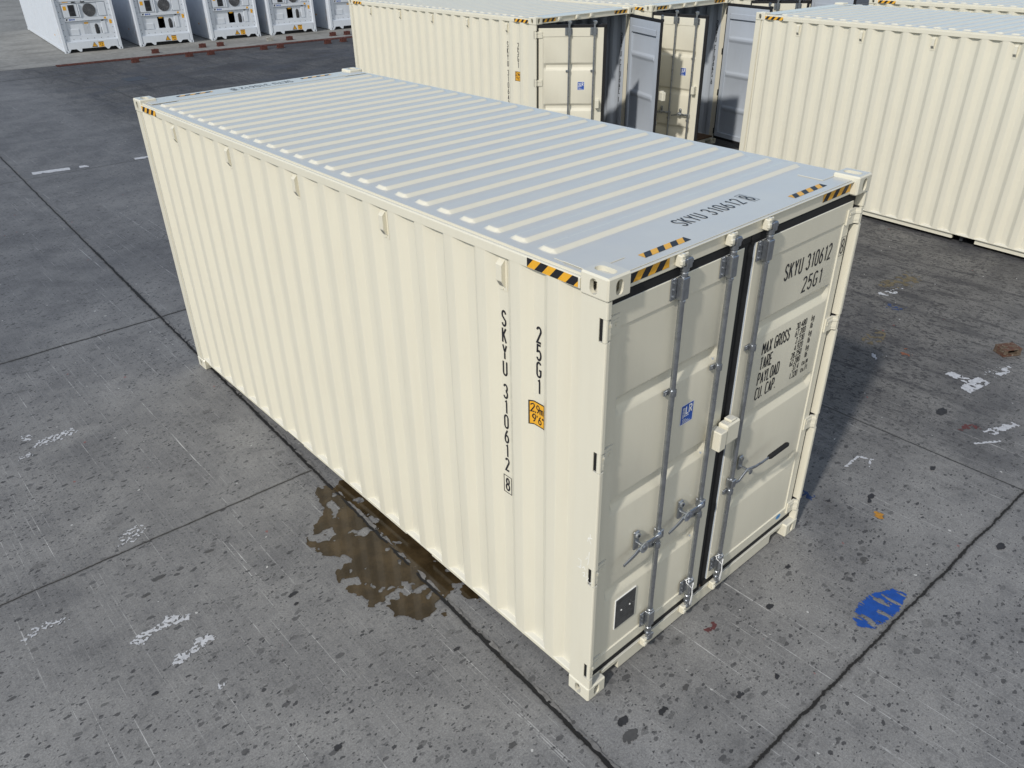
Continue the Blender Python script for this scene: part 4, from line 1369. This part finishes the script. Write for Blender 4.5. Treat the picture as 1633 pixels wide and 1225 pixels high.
mark([[(3.16, .85), (3.36, .80), (3.30, .70), (3.14, .76)], [(2.82, .20), (2.92, .2), (2.92, .1), (2.82, .1)]], 'pnavy', 'dark blue stain in the shade', .03, .1, 14, seed=23)
mark([[(3.95, 1.6), (4.25, 1.55), (4.25, 1.4), (3.9, 1.42)]], 'pwhite', 'pale paint smear in the shade', .04, .0, 14, seed=24)
mark([[(1.03, -.14), (1.14, -.13), (1.13, -.19), (1.02, -.18)]], 'pred', 'dull red stain by the door end', .02, .05, 24, seed=25)
for k, (px, py, rr, mt) in enumerate(((.06, -.24, .045, 'oil'), (.30, -.36, .04, 'oil'), (.02, -.34, .06, 'oilsoft'), (-.03, .64, .02, 'oilsoft'), (3.42, -1.20, .05, 'oil'), (3.27, -.22, .045, 'oil'),
        (3.20, -.24, .03, 'oil'), (-.93, 2.12, .035, 'oil'), (-.96, 2.02, .02, 'oil'), (-1.34, .80, .03, 'oil'), (1.06, -.70, .025, 'oil'), (1.55, -.33, .035, 'oil'), (5.05, -.05, .08, 'oil'), (4.05, -.40, .04, 'oil'), (-2.02, 1.94, .02, 'oil'),
        (-1.62, 2.98, .045, 'oilsoft'), (-1.75, 2.86, .03, 'oilsoft'), (-1.2, 3.0, .035, 'oilsoft'), (.75, -.62, .03, 'oil'), (.55, -.35, .03, 'oilsoft'), (2.5, -.55, .04, 'oilsoft'), (2.0, -.2, .03, 'oil'), (2.95, .0, .03, 'oil'), (-.35, .9, .025, 'oil'), (-.55, .1, .03, 'oilsoft'))):
    a = random.random()
    pl = [(px + rr * 1.05 * math.cos(R(30 * i)) * (1 + .15 * math.sin(3 * i + a * 6)), py + rr * .55 * math.sin(R(30 * i))) for i in range(12)]
    patch('oil_spot', [pl], .004, .0055, mt, .012, 42, None, 20, None, ground, k * 1.7)
b = MB(); b.box(6.02, 6.68, 26.05, 26.85, .001, .006, .001)
mc = obj('access_cover', b, 'lid'); tag(mc, 'dark flat steel cover set in the concrete near the reefers', 'cover')

# ------------------------------------------------------------------ red rail strip and blocks
b = MB()
p0, p1 = Vector((5.30, 31.42)), Vector((24.0, 29.55))
d = (p1 - p0).normalized(); nn = Vector((-d.y, d.x)); ln = (p1 - p0).length
def rl(a, o, z): q = p0 + d * a + nn * o; return (q.x, q.y, z)
for o0, o1, zz in ((-.17, -.13, .028), (.13, .17, .028), (-.02, .02, .026)):
    b.prism([(o0, .004), (o1, .004), (o1, zz), (o0, zz)], lambda u, v, a: rl(a, u, v), 0, ln)
k = 0.1
while k < ln:
    b.prism([(-.165, .0045), (.165, .0045), (.165, .020), (-.165, .020)], lambda u, v, a: rl(a, u, v), k, k + .06)
    k += .28
tag(obj('drain_grating', b, 'red', None, None, fix=True), 'long rust red steel grating strip lying on the concrete before the white reefers', 'grating')

def m_block():
    b = MB()
    b.box(-.20, .20, -.13, .13, .004, .05, .008); b.box(-.17, .17, -.11, -.07, .0505, .19, .006); b.box(-.17, .17, .07, .11, .0505, .19, .006)
    b.box(-.18, .18, -.115, .115, .1905, .225, .008)
    b.box(-.03, .03, -.05, .05, .2255, .25, .008)
    b.v = [(x * .72, y * .72, z * .68) for x, y, z in b.v]
    return b
bm_r = m_block().mesh('steel_block', ['red'])
bm_w = m_block().mesh('steel_block', ['pale'])
front = [(7.67, 30.15), (9.67, 30.08), (10.46, 29.93), (12.52, 29.62), (13.19, 29.53), (15.17, 29.21), (15.92, 29.22)]
back = [(9.09, 32.0), (11.06, 32.13), (11.75, 31.97), (13.93, 31.87), (14.64, 31.49), (16.64, 31.28), (17.29, 31.15)]
ORD = ['leftmost', 'second from the left', 'third from the left', 'fourth from the left', 'fifth from the left', 'sixth from the left', 'rightmost']
for row, pts in (('on the near side of the red grating', front), ('between the red grating and the white reefers', back)):
    for i, (x, y) in enumerate(pts):
        w = (row.startswith('between') and i == 3)
        o = link('steel_block', bm_w if w else bm_r, None, (x, y, 0), -.1)
        lab = ('pale grey block ' if w else 'rust red steel block ') + row + ('' if w else ', ' + ORD[i])
        tag(o, lab, 'block', 'small blocks along the red grating')

# rusty socket on the right
n = NT('rusty_steel')
f = n.noise(n.obj, 9, 5, .7)
c = n.mix(n.ss(f, .35, .62), (.085, .032, .018), (.105, .080, .055))
c = n.mix(n.ss(n.noise(n.obj, 26, 4, .7), .60, .7), c, (.30, .27, .22))
n.bump(f, .6, .01)
M['rust'] = n.fin(c, .85)
b = MB()
b.box(-.17, .17, -.125, .125, .004, .030, .006)
b.box(-.165, -.09, -.12, .12, .0305, .112, .006); b.box(.09, .165, -.12, .12, .0305, .112, .006); b.box(-.0895, .0895, .02, .12, .0305, .112, .006)
b.box(-.168, .168, -.123, .123, .1125, .135, .006)
b.box(-.12, -.02, -.03, .06, .1355, .150, .005)
sk = obj('lashing_socket', b, 'rust', None, None, (6.80, -.02, 0)); sk.rotation_euler = (0, 0, -.55); sk.scale = (.66, .66, .66)
tag(sk, 'rusty orange steel lashing socket bolted to dirty concrete at right', 'socket')
